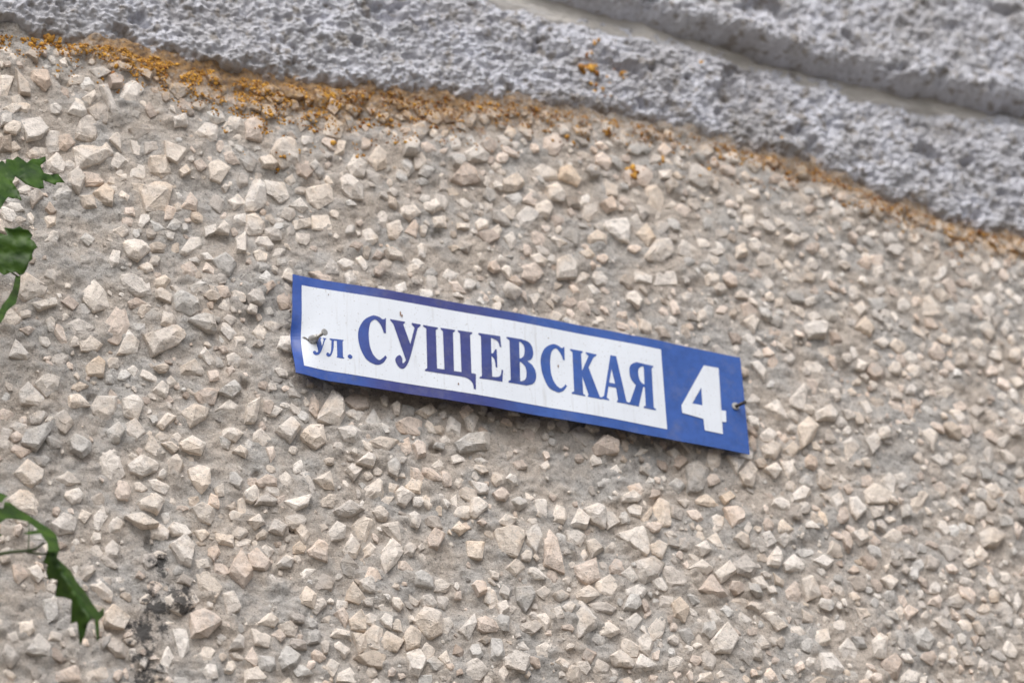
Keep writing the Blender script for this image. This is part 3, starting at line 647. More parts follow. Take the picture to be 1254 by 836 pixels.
def ngon(n, asp):
    a0 = random.random() * 6.28
    out = []
    for q in range(n):
        a = a0 + (q + random.uniform(-.32, .32)) * 2 * math.pi / n
        r = random.uniform(.78, 1.12)
        out.append((r * math.cos(a), asp * r * math.sin(a)))
    return out


TPL = []
for q in range(70):
    asp = random.uniform(.55, .95)
    V, Fc = chip(np.array(ngon(random.choice((4, 5, 5, 6, 7)), asp)), .8 * random.uniform(.7, 1.1), .8, .05)
    TPL.append((V / np.array([1, 1, asp]), Fc))
GRIT = []
for q in range(30):
    asp = random.uniform(.6, .95)
    V, Fc = chip(np.array(ngon(random.choice((4, 5, 5)), asp)), .8 * random.uniform(.7, 1.1), .8, 0)
    GRIT.append((V / np.array([1, 1, asp]), Fc))
DULL = np.array((.41, .37, .34)); BRIGHT = np.array((.91, .855, .80))
bvh_v, bvh_f = [], []
sizes = sorted((s['size'] for s in stones if -.40 < s['c'][0] < 1.2 and s['c'][1] > Z0 - .63), reverse=True)
cut = sizes[min(300, len(sizes) - 1)]
n_parts = 0
jv, jf, jc = [], [], []
for s in stones:
    if s['poly'] is not None:
        V, Fc = chip(s['poly'], s['h'], s['size'])
    else:
        V0, Fc = random.choice(TPL if s['a'] > .0058 and FX0 < s['c'][0] < FX1 and s['c'][1] > Z0 - .62 else GRIT)
        c, sn = math.cos(s['rot']), math.sin(s['rot'])
        x = V0[:, 0] * s['a']; z = V0[:, 2] * s['b']
        V = np.stack([x * c - z * sn, V0[:, 1] * s['h'] / .75, x * sn + z * c], -1)
    base = float(MH[cell(*s['c'])])
    W = np.stack([V[:, 0] + s['c'][0], WY - base - V[:, 1], V[:, 2] + s['c'][1]], -1)
    Fc = [f[::-1] for f in Fc]
    tone = s['tone'] ** 1.2
    w = abs(random.gauss(0, .55))
    q = random.random() * (.62 if s['big'] and s['tone'] > .8 else 1)
    hue = np.array((1.0, 1 - .055 * w, 1 - .115 * w)) if q < .62 else (np.array((.93, .955, .975)) * random.uniform(.80, 1.0) if q < .77 else np.array((1.0, .92, .87)))
    rgb = (DULL * (1 - tone) + BRIGHT * tone) * hue * random.uniform(.94, 1.05)
    col = np.empty((len(W), 4)); col[:, :3] = rgb; col[:, 3] = stain_at(W[:, 0], W[:, 2])
    if s['c'][1] > float(zb(s['c'][0])) - .14:
        k = len(bvh_v)
        bvh_v += [tuple(p) for p in W]
        bvh_f += [tuple(q + k for q in f) for f in Fc]
    vis = -.40 < s['c'][0] < 1.2 and s['c'][1] > Z0 - .63
    if vis and s['size'] >= cut and n_parts < 300:
        ctr = np.array([s['c'][0], WY - base, s['c'][1]])
        me = mesh_np('stone', W - ctr, Fc, M_STONE)
        color_attr(me, 'tint', col)
        o = bpy.data.objects.new('stone', me)
        COL.objects.link(o)
        o.parent = wall
        o.location = Vector(ctr) - wall.location
        n_parts += 1
    else:
        jv.append(W); jc.append(col)
        jf.append((len(W), Fc))
base_i = 0
faces = []
for n, Fc in jf:
    faces += [tuple(q + base_i for q in f) for f in Fc]
    base_i += n
me = mesh_np('stone_chips', np.concatenate(jv), faces, M_STONE)
color_attr(me, 'tint', np.concatenate(jc))
chips = link('stone_chips', me, wall)
chips['kind'] = 'stuff'


# ------------------------------------------------------------------ rough cement: edge band of the panel, panel above
def popcorn(X, Z, seed, cal=1.0):
    """lumpy thrown-cement relief in metres"""
    wx = X + .006 * fbm(X, Z, .03, 2, seed + 3); wz = Z + .005 * fbm(X, Z, .025, 2, seed + 4)
    h = .0070 * fbm(X * .7, Z, .10, 3, seed)
    h = h + .0052 * (1 - worley(wx * .85, wz, .023, seed + 1) * 1.25)
    h = h + .0036 * (1 - worley(wx, wz, .0105, seed + 2) * 1.3)
    h = h + .0034 * (1 - worley(X, Z, .0055, seed + 6) * 1.3)
    h = h + .0020 * fbm(X, Z, .008, 3, seed + 7)
    pit = fbm(X * .75, Z, .045, 3, seed + 8)
    return 1.0 * h - .016 * sstep(.42, .75, pit) - .005 * sstep(.15, .5, fbm(X * .8, Z, .018, 2, seed + 12))


xs = axis(-2.6, -.42, 1.21, 3.4, .0018)
tr = np.linspace(0, 1, 300)
X = np.repeat(xs[None, :], len(tr), 0)
lo = zb(xs) - .040; hi = zl(xs) + .012
Z = lo[None, :] + tr[:, None] * (hi - lo)[None, :]
S = Z - zb(X) + .011 * fbm(X, Z, .05, 3, 201) + .005 * fbm(X, Z, .012, 2, 205)
T = zl(X) - Z + .009 * fbm(X, Z, .04, 3, 211)
H = popcorn(X, Z, 101)
ramp = sstep(-.020, .030, S)
H = H * (.35 + .65 * sstep(-.01, .03, S)) - .030 * (1 - ramp) + .006 * ramp
H = H - .016 * (1 - sstep(-.004, .022, T))
me = grid_mesh('cement_edge', np.stack([X, WY - H, Z], -1), M_ROUGH)
col = np.ones(X.shape + (4,)); col[..., 3] = np.clip(1.1 - np.clip(S, 0, None) / .028, 0, 1) * np.interp(X, [-.4, -.2, .3, .7, 1.2], [.8, .9, .85, .8, 1])
color_attr(me, 'tint', col)
edge = link('cement_edge', me, wall)
edge['label'] = 'rough pale grey cement edge along the top of the panel'

tr = np.linspace(0, 1, 46)
X = np.repeat(xs[None, :], len(tr), 0)
lo = zl(xs) - .014; hi = zu(xs) + .020
Z = lo[None, :] + tr[:, None] * (hi - lo)[None, :]
H = .0022 * fbm(X * .25, Z, .02, 3, 301) + .0012 * fbm(X * .7, Z, .009, 2, 307) + .004 * fbm(X * .5, Z, .09, 2, 303) - .002 - .006 * (1 - sstep(0, .25, tr))[:, None]
me = grid_mesh('mortar_joint', np.stack([X, WY - H, Z], -1), M_STRIP)
joint = link('mortar_joint', me)
tag(joint, 'smooth grey mortar joint in the recess between the two rough cement edges', 'joint')

sr = np.concatenate([np.linspace(0, .022, 20), .022 + axis(0.0019, .0019, .28, 1.35, .0019)])
X = np.repeat(xs[None, :], len(sr), 0)
Z = zu(xs)[None, :] + sr[:, None] + .007 * perlin(X / .06, sr[:, None] * 0 + 3.3, 401) + .004 * perlin(X / .018, sr[:, None] * 0 + 1.3, 402)
Sg = np.repeat(sr[:, None], len(xs), 1)
over = np.interp(X, [-.4, .25, .5, .8, 1.2], [.020, .024, .031, .036, .039])
lipn = 1 + .25 * fbm(X, Z, .05, 2, 407)
rise = np.sqrt(np.clip(1 - (1 - np.clip(Sg * lipn / .024, 0, 1)) ** 2, 0, 1))
H = -.014 + (over + .014) * rise + popcorn(X, Z, 501) * (.8 + .2 * sstep(.0, .02, Sg))
me = grid_mesh('upper_wall_panel', np.stack([X, WY - H, Z], -1), M_ROUGH)
color_attr(me, 'tint', np.concatenate([np.ones((X.size, 3)), np.zeros((X.size, 1))], 1))
upper = link('upper_wall_panel', me)
tag(upper, 'rough pale grey cement panel overhanging the mortar joint at the top', 'wall')

# ------------------------------------------------------------------ orange lichen grains
bvh = BVHTree.FromPolygons(bvh_v, bvh_f)
t0 = (1 + 5 ** .5) / 2
ICO = np.array([(-1, t0, 0), (1, t0, 0), (-1, -t0, 0), (1, -t0, 0), (0, -1, t0), (0, 1, t0), (0, -1, -t0), (0, 1, -t0),
                (t0, 0, -1), (t0, 0, 1), (-t0, 0, -1), (-t0, 0, 1)]) / 1.9
ICF = [(0, 11, 5), (0, 5, 1), (0, 1, 7), (0, 7, 10), (0, 10, 11), (1, 5, 9), (5, 11, 4), (11, 10, 2), (10, 7, 6), (7, 1, 8),
       (3, 9, 4), (3, 4, 2), (3, 2, 6), (3, 6, 8), (3, 8, 9), (4, 9, 5), (2, 4, 11), (6, 2, 10), (8, 6, 7), (9, 8, 1)]


def surf_y(x, z):
    y = WY - float(MH[cell(x, z)] + bump[cell(x, z)])
    hit = bvh.ray_cast(Vector((x, -.3, z)), Vector((0, 1, 0)))
    if hit[0] is not None and hit[0].y < y:
        y = hit[0].y
    return y


lv, lf, lc = [], [], []


def grain(x, y, z, r, col):
    J = 1 + RNG.uniform(-.28, .28, (12, 1))
    a = random.random() * 3.14
    P = ICO * J * r * np.array([random.uniform(.8, 1.4), random.uniform(.5, .8), random.uniform(.7, 1.1)])
    P = P @ np.array([[math.cos(a), 0, math.sin(a)], [0, 1, 0], [-math.sin(a), 0, math.cos(a)]])
    k = len(lv)
    lv.extend((P + (x, y, z)).tolist())
    lf.extend(tuple(q + k for q in f) for f in ICF)
    lc.extend([(*col, 1)] * 12)


px_now = 0.0


def lichen_col():
    u = random.random() ** (.8 if px_now < 420 else 1.9)
    a, b = np.array((.26, .105, .035)), np.array((.76, .42, .08))
    return (a * (1 - u) + b * u) * random.uniform(.8, 1.15)


for k in range(19000):
    px = px_now = random.uniform(-40, 1290)
    x, _, zz = un(px, 100)
    den = np.interp(px, [-40, 40, 130, 200, 300, 420, 520, 700, 860, 1000, 1254], [.12, .3, .45, 1, 1, .85, .5, .34, .3, .42, .36])
    if random.random() > den:
        continue
    depth = abs(random.gauss(0, 1)) * np.interp(px, [0, 200, 330, 470, 600, 800, 1254], [.014, .024, .050, .052, .034, .026, .028])
    z = float(zb(x)) + .006 - depth
    if float(perlin(np.array(x / .022), np.array(z / .022), 91)) < -.20 + depth * 4.6:
        continue
    r = random.uniform(.0006, .0016) * (1.7 if random.random() < .12 else 1)
    y = surf_y(x, z)
    grain(x, y - r * .15, z, r, lichen_col())
px_now = 0.0
for px, py, r, n in ((139, 87, .0042, 3), (129, 97, .0036, 2), (773, 207, .0045, 7), (774, 219, .0045, 6), (811, 197, .004, 3),
                     (868, 205, .0035, 2), (395, 250, .003, 2), (405, 179, .004, 3), (60, 48, .005, 8), (75, 50, .004, 6)):
    for q in range(n):
        x, _, z = un(px + random.gauss(0, 2.2), py + random.gauss(0, 2.2))
        grain(x, surf_y(x, z) - r * .2, z, r * random.uniform(.55, 1.0), lichen_col())
# patches high on the rough cement edge
ev = edge.data.vertices
eb = np.array([v.co for v in ev]).reshape(300, -1, 3)


def edge_y(x, z):
    i = int(np.argmin(np.abs(eb[0, :, 0] - x)))
    j = int(np.argmin(np.abs(eb[:, i, 2] - z)))
    return eb[j, i, 1]


for px, py, sp, r, n in ((716, 89, 4.5, .0052, 26), (760, 95, 4, .004, 9), (748, 98, 6, .003, 7), (722, 110, 5, .003, 8),
                         (726, 60, 3, .003, 5), (717, 74, 3, .003, 5), (855, 83, 3, .003, 4), (955, 193, 2, .004, 4),
                         (953, 174, 2, .003, 2), (730, 116, 6, .0025, 6)):
    for q in range(n):
        x, _, z = un(px + random.gauss(0, sp), py + random.gauss(0, sp * .7))
        grain(x, edge_y(x, z) - r * .1, z, r * random.uniform(.5, 1.0), lichen_col())
me = mesh_np('lichen', lv, lf, M_LICHEN, True)
color_attr(me, 'tint', np.array(lc))
lichen = link('lichen', me)
lichen['kind'] = 'stuff'
tag(lichen, 'orange lichen grains scattered along the foot of the rough cement edge', 'lichen')

# ------------------------------------------------------------------ street sign
SW, SH = .600, .1400
sign = empty('street_sign', (SW / 2, 0, Z0 - SH), 'blue and white metal street name plate with the house number 4', 'sign')


def bend(u, v):
    """how far the plate stands out from y = 0 (u right, v down, metres): buckled outwards, nailed in at the left edge"""
    t = (u - .3) / .3
    y = -.007 * np.clip(1 - t * t, -.2, 1)
    y = y + .0075 * np.exp(-((u - .000) / .016) ** 2 - ((v - .084) / .020) ** 2)
    y = y - .0085 * sstep(.045, .0, u) * sstep(.100, .145, v)
    y = y - .0015 * sstep(.03, 0, u) * sstep(.03, 0, v)
    return y + .0006 * np.sin(u * 37 + v * 20)


def on_sign(u, v, lift=0.0):
    return np.stack([u, bend(u, v) - lift, Z0 - v], -1)


us = np.concatenate([np.linspace(0, .06, 31)[:-1], np.linspace(.06, SW, 80)])
vs_ = np.linspace(0, SH, 32)
UU, VV = np.meshgrid(us, vs_)
wob = lambda a, s: .0004 * perlin(a / .03, a * 0 + s, 11)
UU2 = UU + wob(VV, 1.5) * ((UU == 0) | (UU == SW)); VV2 = VV + wob(UU, 4.5) * ((VV == 0) | (VV == SH))
Fp = on_sign(UU2, VV2); Bp = on_sign(UU2, VV2, -.0012)
nr, nc = UU.shape
Vt = np.concatenate([Fp.reshape(-1, 3), Bp.reshape(-1, 3)])
N = nr * nc
ff = []
for j in range(nr - 1):
    for i in range(nc - 1):
        a = j * nc + i
        ff.append((a, a + nc, a + nc + 1, a + 1))
        ff.append((N + a, N + a + 1, N + a + nc + 1, N + a + nc))
ring = [i for i in range(nc)] + [j * nc + nc - 1 for j in range(1, nr)] + [(nr - 1) * nc + i for i in range(nc - 2, -1, -1)] + [j * nc for j in range(nr - 2, 0, -1)]
for a, b in zip(ring, ring[1:] + ring[:1]):
    ff.append((a, b, N + b, N + a))
link('plate', mesh_np('plate', Vt, ff, M_BLUE, False), sign)
fu = np.concatenate([np.linspace(.0115, .06, 26)[:-1], np.linspace(.06, .4855, 70)])
fv = np.linspace(.0128, .1268, 28)
UU, VV = np.meshgrid(fu, fv)
Pw = on_sign(UU, VV, .00035)[::-1]
link('white_panel', grid_mesh('white_panel', Pw, M_WHITE), sign)


def smooth_path(pts, n=8):
    out = []
    m = len(pts)
    P = [np.array(p[:2], float) for p in pts]
    S = [len(p) > 2 for p in pts]
    for i in range(m):
        a, b = P[i], P[(i + 1) % m]
        sa, sb = S[i], S[(i + 1) % m]
        if not sa and not sb:
            out.append(a)
            continue
        ta = (P[(i + 1) % m] - P[i - 1]) * .5 if sa else (b - a)
        tb = (P[(i + 2) % m] - P[i]) * .5 if sb else (b - a)
        L = np.linalg.norm(b - a)
        for t_, s_ in ((ta, sa), (tb, sb)):
            q = np.linalg.norm(t_)
            if s_ and q > 0:
                t_ *= min(1.35, 1.15 * L / q)
        for k in range(n):
            t = k / n
            out.append((2 * t ** 3 - 3 * t ** 2 + 1) * a + (t ** 3 - 2 * t ** 2 + t) * ta + (-2 * t ** 3 + 3 * t ** 2) * b + (t ** 3 - t ** 2) * tb)
    return out


def fill_outline(contours, name, mat, lift, parent):
    V, E = [], []
    for c in contours:
        k = len(V)
        V += [Vector((p[0], p[1])) for p in c]
        E += [(k + i, k + (i + 1) % len(c)) for i in range(len(c))]
    v2, e2, f2 = delaunay_2d_cdt(V, E, [], 0, 1e-6)[:3]

    def inside(p):
        hit = False
        for a, b in E:
            a, b = V[a], V[b]
            if (a.y > p.y) != (b.y > p.y) and p.x < (b.x - a.x) * (p.y - a.y) / (b.y - a.y) + a.x:
                hit = not hit
        return hit
    f2 = [f for f in f2 if inside((v2[f[0]] + v2[f[1]] + v2[f[2]]) / 3)]
    P = np.array([(p.x, p.y) for p in v2]) / 1000.0
    Q = on_sign(P[:, 0], P[:, 1], lift)
    fl = []
    for f in f2:
        a, b, c = (Q[i] for i in f[:3])
        nrm = np.cross(b - a, c - a)
        fl.append(tuple(f) if nrm[1] < 0 else tuple(f)[::-1])
    return link(name, mesh_np(name, Q, fl, mat), parent)


GLYPHS = {
 'U1': [[(26,82),(35,82),(35,83),(33.8,84),(35.6,94),(38,84),(36.8,83),(36.8,82),(41,82),(41,83),(39.6,84),(33.5,103,1),(28,107.5,1),(24.2,104.5,1),(26.5,101.5,1),(29,103.5,1),(30.9,101),(27.4,84),(26,83)]],
 'L1': [[(45,81.5),(62.5,80.8),(62.5,82),(61.2,83),(61.2,104.6),(62.7,105.6),(62.7,106.6),(53.4,106.6),(53.4,105.6),(54,104.6),(54,83.5),(50.4,83.5),(49.4,96,1),(46,105.5,1),(42.5,107,1),(40.4,104.5,1),(42.4,101.6,1),(45,103,1),(46.6,97,1),(47.4,84),(45,82.8)]],
 'DOT': [[(67,102.7,1),(70,99.7,1),(73,102.7,1),(70,105.7,1)]],
 'S1': [[(116.7,40.5),(116.2,62),(113.6,62),(110.5,53,1),(106,46.8,1),(102,45.5,1),(96.5,52,1),(94.3,71.5,1),(97.6,91,1),(105.5,100.5,1),(111,97.5,1),(114.6,92.8),(116.8,95.5),(111,104.3,1),(101.5,107.8,1),(88.5,100,1),(80.7,74,1),(86.4,52,1),(99.5,40.3,1),(108,40.6,1),(112.8,43,1)]],
 'U2': [[(122.1,41),(141.2,41),(141.2,42.8),(138.8,45),(147.3,71),(153.4,47),(149.8,43),(149.8,41),(161.5,41),(161.5,42.5),(157.5,47),(144,97,1),(135.2,107.5,1),(127.3,97.5,1),(132.5,89.2,1),(136.2,93,1),(136.6,99.5,1),(140.2,96.5),(140.9,94.5),(126,47),(122.1,42.8)]],
 'SHCH': [[(164.5,41),(183.9,41),(183.9,42.6),(181,45),(180.6,99),(190,99),(190.2,45),(187.4,42.6),(187.4,40.6),(206,40.2),(206,42),(203.2,44.5),(202.2,99),(211.8,98.8),(212.2,44),(209.5,41.8),(209.5,40),(228.3,39.6),(228.3,41.4),(225.4,43.8),(224.6,98),(230.3,98.2),(229.4,119.8),(226.8,119.8),(225.2,111.5,1),(219,106.2,1),(211,105),(165,105),(165,103.2),(168,101),(168.6,45),(164.5,42.8)]],
 'E': [[(236.3,39),(264.9,38.4),(265.6,54),(263.6,54),(261,46.5,1),(254,43.2),(252.6,43.2),(252,65),(254,65),(257.4,58.4),(259.4,58.4),(259,84),(257,84),(255.5,73,1),(252,69),(251.6,98),(256,98),(262,95,1),(264.6,86),(266.4,86),(264.8,102.6),(235,103.4),(235,101.6),(238,100),(239.4,43),(236.3,41)]],
 'V': [[(273.2,37.7),(293,37.2),(304,40.5,1),(308.2,52,1),(305.5,62.5,1),(299.5,66.8),(307,72.5,1),(310.6,84,1),(307,96,1),(297,101.6),(272.8,102),(272.8,100.2),(276,98),(277,42),(273.2,39.6)],
       [(289.8,41.5),(292,41.5),(295.8,46,1),(296.4,54,1),(294.2,62,1),(290.4,65),(289.4,65)],
       [(289.2,70),(291,70),(296,75,1),(297.6,84,1),(295.6,93,1),(290.5,97),(288.6,97)]],
 'S2': [[(351.2,36),(350.6,55.5),(348.4,55.5),(345.8,47.5,1),(342,42.2,1),(338.8,40.8,1),(333,47.5,1),(330.4,67.5,1),(333.3,87,1),(341,96.5,1),(346.5,93.8,1),(349.5,89.8),(351.3,92),(345.5,100,1),(337,102.8,1),(325,96,1),(317.5,68,1),(322.5,46.5,1),(335,35.6,1),(343,36.2,1),(347.3,38.6,1)]],
 'K': [[(358.8,37.5),(376,37.5),(376,39.2),(373.4,41.5),(373.2,66),(383.4,43),(379.8,39.6),(379.8,38),(394.5,38.6),(394.5,40),(390,44),(382.3,59.5),(394.5,99),(397,101),(397,102.4),(378.4,102),(378.4,100.6),(379.6,99),(372.8,74),(372.4,99),(375,100.6),(375,102),(357,101.6),(357,100),(360.4,97.8),(361.8,41.5),(358.8,39.4)]],
 'A': [[(413.6,36),(421.4,36),(431,98.5),(434.3,100.5),(434.3,102),(417.8,102.4),(417.8,100.8),(419.4,98.8),(417.8,82),(407.6,82),(404,98.6),(407.2,100.6),(407.2,102),(396.1,101.6),(396.1,100.2),(400.4,97)],
       [(413.6,56),(417,76.4),(409,76)]],
 'YA': [[(472.4,39.6),(472.4,41.2),(469.9,43.4),(468.8,99.4),(471.8,101.2),(471.8,102.8),(454.6,102.8),(454.6,101.2),(457.6,99.2),(458.2,73),(456,73),(447.6,102.4),(432.5,102.4),(432.5,100.8),(436,98.5),(445.8,72.6),(440.3,66,1),(438.2,56,1),(440.6,45,1),(449,39)],
        [(458.8,43.5),(456,43.5),(451.6,48,1),(450.4,56,1),(452.4,65,1),(456.5,69),(458.2,69)]],
 '4': [[(545.5,23),(566.6,22.6),(564.6,84.4),(571,84.2),(570,100.5),(564,101),(563.4,118.8),(538,118.4),(537.8,102),(508.5,99),(508.3,88.5)],
       [(539,56.4),(538.2,82.6),(523.9,82.5)]],
}
for key, cs in GLYPHS.items():
    fill_outline([smooth_path(c) for c in cs], 'numeral' if key == '4' else 'letter', M_WHITE if key == '4' else M_BLUE, .0007, sign)
for u, v, w, h in ((135.5, 31, 1.0, 4.0), (137.5, 33.5, 1.1, 2.0), (207, 116, 1.0, 1.6), (341, 66, .8, 2.4), (45, 20, .8, .8), (330, 28, .7, .7)):
    c = [(u + w * random.uniform(.7, 1.2) * math.cos(a), v + h * random.uniform(.7, 1.2) * math.sin(a)) for a in np.linspace(0, 6.28, 11)[:-1]]
    fill_outline([c], 'rust_mark', M_RUST, .0009, sign)


def lathe(profile, ax, org, seg=20):
    """profile: (distance along axis, radius)"""
    ax = Vector(ax).normalized()
    e1 = ax.orthogonal().normalized(); e2 = ax.cross(e1)
    V, Fc = [], []
    for d, r in profile:
        for k in range(seg):
            a = 2 * math.pi * k / seg
            V.append(tuple(Vector(org) + ax * d + (e1 * math.cos(a) + e2 * math.sin(a)) * r))
    for j in range(len(profile) - 1):
        for k in range(seg):
            a, b = j * seg + k, j * seg + (k + 1) % seg
            Fc.append((a, b, b + seg, a + seg))
    Fc.append(tuple(range(seg))[::-1])
    Fc.append(tuple(range(len(V) - seg, len(V))))
    return V, Fc


def screw(u, v, ax, mat_shaft, head_r, length, sleeve):
    p = on_sign(np.array([u]), np.array([v]))[0]
    prof = [(-.03, .0016)]
    d = 0.0
    while d < length - .003:
        prof += [(d, .0022), (d + .0006, .0017)]
        d += .0012
    prof += [(length - .003, .0022), (length - .002, head_r), (length - .0004, head_r), (length, head_r * .7)]
    sc = link('screw', mesh_np('screw', *lathe(prof, ax, p), mat_shaft, False), sign)
    w = link('washer', mesh_np('washer', *lathe([(.0003, .0052), (.0016, .005), (.0018, .0025)], (0, -1, 0), p), M_STEEL), sc)
    if sleeve:
        link('sleeve', mesh_np('sleeve', *lathe([(-.001, .0062), (.002, .0056), (.006, .0040), (.009, .0032), (.0092, .0024)], (ax[0] * .8, ax[1], ax[2]), p, 14), M_STEEL, True), sc)
    return sc


screw(.0250, .0860, (.34, -1, .0), M_STEEL, .0042, .023, True)
screw(.5855, .0745, (.32, -1, -.12), M_DARK, .0026, .018, False)
# torn, creased metal round the left screw
cr = [(12.5, 83.0), (15, 82.6), (18, 84.6), (21.5, 88.6), (24, 92.6), (21.8, 91.2), (18.2, 87.2), (15.4, 85)]
o = fill_outline([cr], 'scratch', M_DARK, .0010, sign)


# ------------------------------------------------------------------ maple twigs
def leaf(name, outline, tile, depth, tilt, fold, veins, parent):
    """leaf blade from an outline seen on the plane y = depth, bent and tilted out of it"""
    x0, y0, s = tile
    P = np.array([un(x0 + a / s, y0 + b / s, depth)[[0, 2]] for a, b in outline])
    c = P.mean(0)
    L = np.ptp(P, axis=0).max()
    nn = len(P)
    V = [Vector(p) for p in P]
    for q in range(700):
        V.append(Vector((random.uniform(*np.sort(P[:, 0])[[0, -1]]), random.uniform(*np.sort(P[:, 1])[[0, -1]]))))
    E = [(i, (i + 1) % nn) for i in range(nn)]
    v2, e2, f2 = delaunay_2d_cdt(V, E, [], 1, 1e-7)[:3]
    Q = np.array([(p.x, p.y) for p in v2])
    dx, dz = Q[:, 0] - c[0], Q[:, 1] - c[1]
    vd = np.full(len(Q), 9.0)
    for (a, b, a2, b2) in veins:
        A = un(x0 + a / s, y0 + b / s, depth)[[0, 2]]; B = un(x0 + a2 / s, y0 + b2 / s, depth)[[0, 2]]
        t = np.clip(((Q - A) @ (B - A)) / ((B - A) @ (B - A)), 0, 1)
        vd = np.minimum(vd, np.linalg.norm(Q - A - t[:, None] * (B - A), axis=1))
    y = depth + tilt[0] * dx + tilt[1] * dz - fold * np.minimum(vd, .02) + .0025 * fbm(Q[:, 0], Q[:, 1], .02, 2, 8)
    k = len(Q)
    F3 = np.stack([Q[:, 0], np.full(len(Q), depth), Q[:, 1]], -1)
    F3 = CAM + (F3 - CAM) * ((y - CAM[1]) / (depth - CAM[1]))[:, None]
    B3 = F3 + np.array((0, .0004, 0))
    fl = []
    used = set()
    for f in f2:
        a, b, d = (F3[i] for i in f[:3])
        f = tuple(f) if np.cross(b - a, d - a)[1] < 0 else tuple(f)[::-1]
        fl.append(f); fl.append(tuple(i + k for i in f)[::-1])
    cnt = {}
    for f in fl[::2]:
        for a, b in zip(f, f[1:] + f[:1]):
            cnt[(a, b)] = 1
    for a, b in list(cnt):
        if (b, a) not in cnt:
            fl.append((b, a, a + k, b + k))
    me = mesh_np(name, np.concatenate([F3, B3]), fl, M_LEAF, True)
    at = me.attributes.new('vein', 'FLOAT', 'POINT')
    vv = np.exp(-(vd / .0010) ** 2) * .5
    at.data.foreach_set('value', np.concatenate([vv, vv]).astype(np.float32))
    return link(name, me, parent)


def tube(pts, r0, r1, seg=8):
    V, Fc = [], []
    n = len(pts)
    for i, p in enumerate(pts):
        d = (Vector(pts[min(i + 1, n - 1)]) - Vector(pts[max(i - 1, 0)])).normalized()
        e1 = d.orthogonal().normalized(); e2 = d.cross(e1)
        r = r0 + (r1 - r0) * i / (n - 1)
        V += [tuple(Vector(p) + (e1 * math.cos(6.2832 * k / seg) + e2 * math.sin(6.2832 * k / seg)) * r) for k in range(seg)]
    for i in range(n - 1):
        for k in range(seg):
            a, b = i * seg + k, i * seg + (k + 1) % seg
            Fc.append((a, b, b + seg, a + seg))
    return V, Fc + [tuple(range(seg))[::-1], tuple(range(len(V) - seg, len(V)))]


def stem(name, path, tile, depth, r0, r1, parent):
    x0, y0, s = tile
    C = [un(x0 + a / s, y0 + b / s, depth + (q[0] if q else 0)) for a, b, *q in path]
    pts = []
    for i in range(len(C) - 1):
        pts += [tuple(C[i] + (C[i + 1] - C[i]) * t) for t in (0, .33, .66)]
    pts.append(tuple(C[-1]))
    return link(name, mesh_np(name, *tube(pts, r0, r1), M_STEM, True), parent)


DU = -.10
TU = (0, 180, 3.8)
b0 = un(-190, 330, DU)
up = empty('maple_branch', tuple(b0), 'maple twig with flat lobed green leaves reaching in beside the upper left stones', 'branch', 'maple twigs at the left')
leaf('leaf', [(-90, 95), (-55, 60), (-20, 85), (10, 62), (25, 78), (30, 55), (60, 60), (82, 44), (108, 60), (125, 74), (150, 55), (180, 55), (212, 43), (214, 66),
              (188, 85), (196, 105), (206, 122), (235, 128), (270, 125), (284, 143), (302, 166), (265, 165), (257, 177), (228, 165), (200, 155), (206, 192), (188, 195),
              (150, 186), (118, 172), (92, 150), (72, 138), (58, 165), (72, 185), (86, 205), (102, 250), (75, 238), (58, 240), (38, 232), (22, 255), (0, 292),
              (-22, 262), (-50, 255), (-48, 215), (-95, 190), (-80, 150), (-120, 130)], TU, DU, (.15, .5), .35,
     [(-60, 150, 195, 75), (-60, 150, 290, 160), (-60, 150, 85, 240), (-60, 150, -20, 260), (-60, 150, -20, 90), (-60, 150, -110, 130)], up)
leaf('leaf', [(-95, 420), (-60, 385), (-30, 410), (0, 400), (35, 412), (18, 374), (62, 380), (92, 368), (110, 382), (132, 384), (152, 410), (143, 428), (160, 440), (176, 466),
              (158, 480), (150, 500), (152, 520), (135, 535), (128, 560), (112, 590), (92, 596), (72, 580), (45, 585), (18, 597), (-10, 575), (-40, 592), (-60, 560), (-100, 545), (-85, 500), (-120, 470)],
     TU, DU - .02, (-.30, -.15), .15, [(-40, 500, 140, 400), (-40, 500, 160, 470), (-40, 500, 100, 585), (-40, 500, -20, 580), (-40, 500, -40, 400)], up)
leaf('leaf', [(72, 602), (96, 598), (94, 640), (84, 690), (74, 728), (50, 748), (32, 764), (18, 800), (2, 822), (-15, 815), (-8, 770), (10, 735), (35, 705), (58, 665)],
     TU, DU - .01, (.4, 1.4), .3, [(85, 605, 0, 800)], up)
stem('petiole', [(-60, 150), (-120, 200), (-190, 270), (-300, 360, .03)], TU, DU + .002, .0011, .0016, up)
stem('petiole', [(-40, 500), (-110, 470), (-200, 420), (-300, 370, .03)], TU, DU - .012, .0011, .0016, up)
stem('petiole', [(84, 604), (20, 560, .01), (-90, 520, .015), (-300, 380, .03)], TU, DU, .0010, .0016, up)
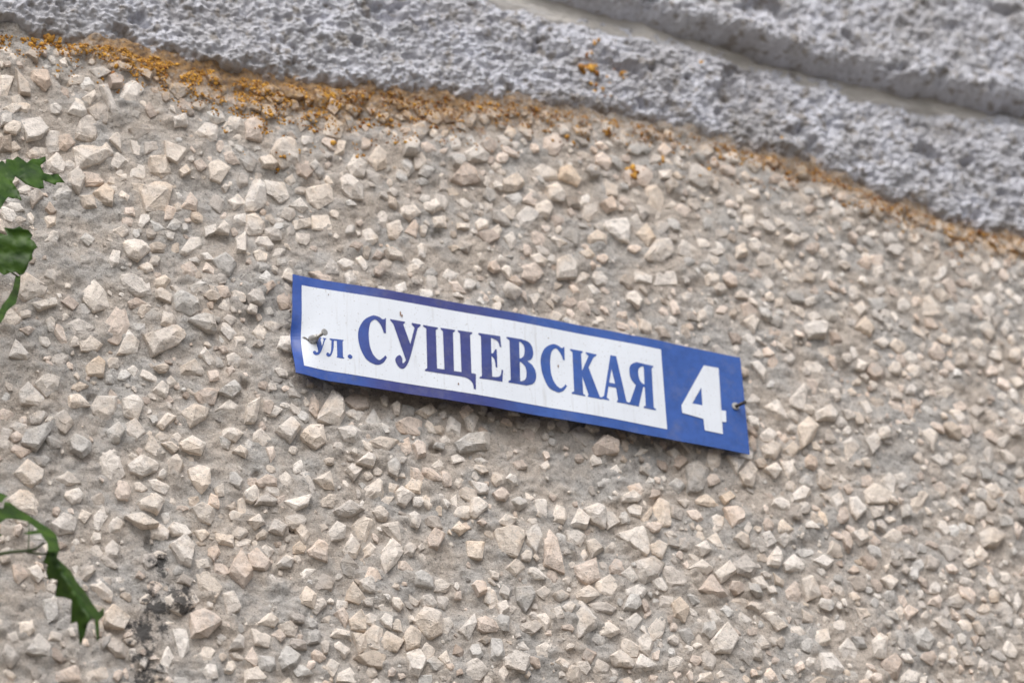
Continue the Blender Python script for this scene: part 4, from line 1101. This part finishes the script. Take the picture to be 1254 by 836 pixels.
stem('twig', [(-300, 365), (-500, 420), (-722, 570)], TU, DU + .03, .0022, .004, up)

DL = -.12
TL = (0, 590, 3.98)
b1 = un(-190, 690, DL)
dn = empty('maple_branch', tuple(b1), 'maple twig with a drooping jagged green leaf over the lower left stones', 'branch', 'maple twigs at the left')
leaf('leaf', [(-40, 160), (-20, 120), (15, 128), (22, 95), (50, 100), (90, 130), (150, 168), (200, 200), (245, 228), (275, 255), (292, 335), (262, 342), (234, 336), (230, 292), (205, 262), (200, 250), (150, 255), (110, 250),
              (140, 240), (185, 232), (160, 210), (130, 190), (70, 180), (30, 178), (0, 200), (-30, 185)], TL, DL, (.5, 1.7), .2, [(-20, 150, 270, 320)], dn)
leaf('leaf', [(232, 334), (286, 336), (278, 368), (300, 390), (345, 430), (372, 482), (420, 540), (452, 592), (482, 632), (506, 610), (507, 650), (482, 672), (484, 765), (472, 775), (460, 668), (444, 668), (428, 690),
              (412, 748), (390, 798), (384, 740), (376, 680), (345, 688), (347, 620), (350, 572), (310, 560), (268, 556), (280, 478), (250, 470), (236, 476), (224, 440), (232, 402), (210, 390)],
     TL, DL - .005, (.2, .1), -1.3, [(262, 338, 278, 390), (278, 390, 345, 520), (345, 520, 420, 640), (420, 640, 478, 765)], dn)
leaf('leaf', [(-40, 30), (-10, 50), (12, 55), (40, 68), (22, 80), (10, 100), (-30, 90)], TL, DL + .01, (.2, .4), .3, [(-40, 60, 30, 70)], dn)
leaf('leaf', [(-60, 240), (-10, 250), (18, 254), (-5, 268), (-50, 275)], TL, DL + .01, (.2, .4), .3, [(-60, 258, 10, 256)], dn)
stem('petiole', [(215, 295), (175, 325), (125, 335), (60, 340), (0, 350), (-120, 380), (-300, 420, .02)], TL, DL + .004, .0012, .0026, dn)
stem('petiole', [(232, 350), (190, 350), (130, 338)], TL, DL + .004, .0009, .0013, dn)
stem('petiole', [(140, 180), (141, 260), (138, 325)], TL, DL + .004, .0006, .0008, dn)
stem('twig', [(-300, 420), (-520, 400), (-756, 398)], TL, DL + .024, .0027, .004, dn)
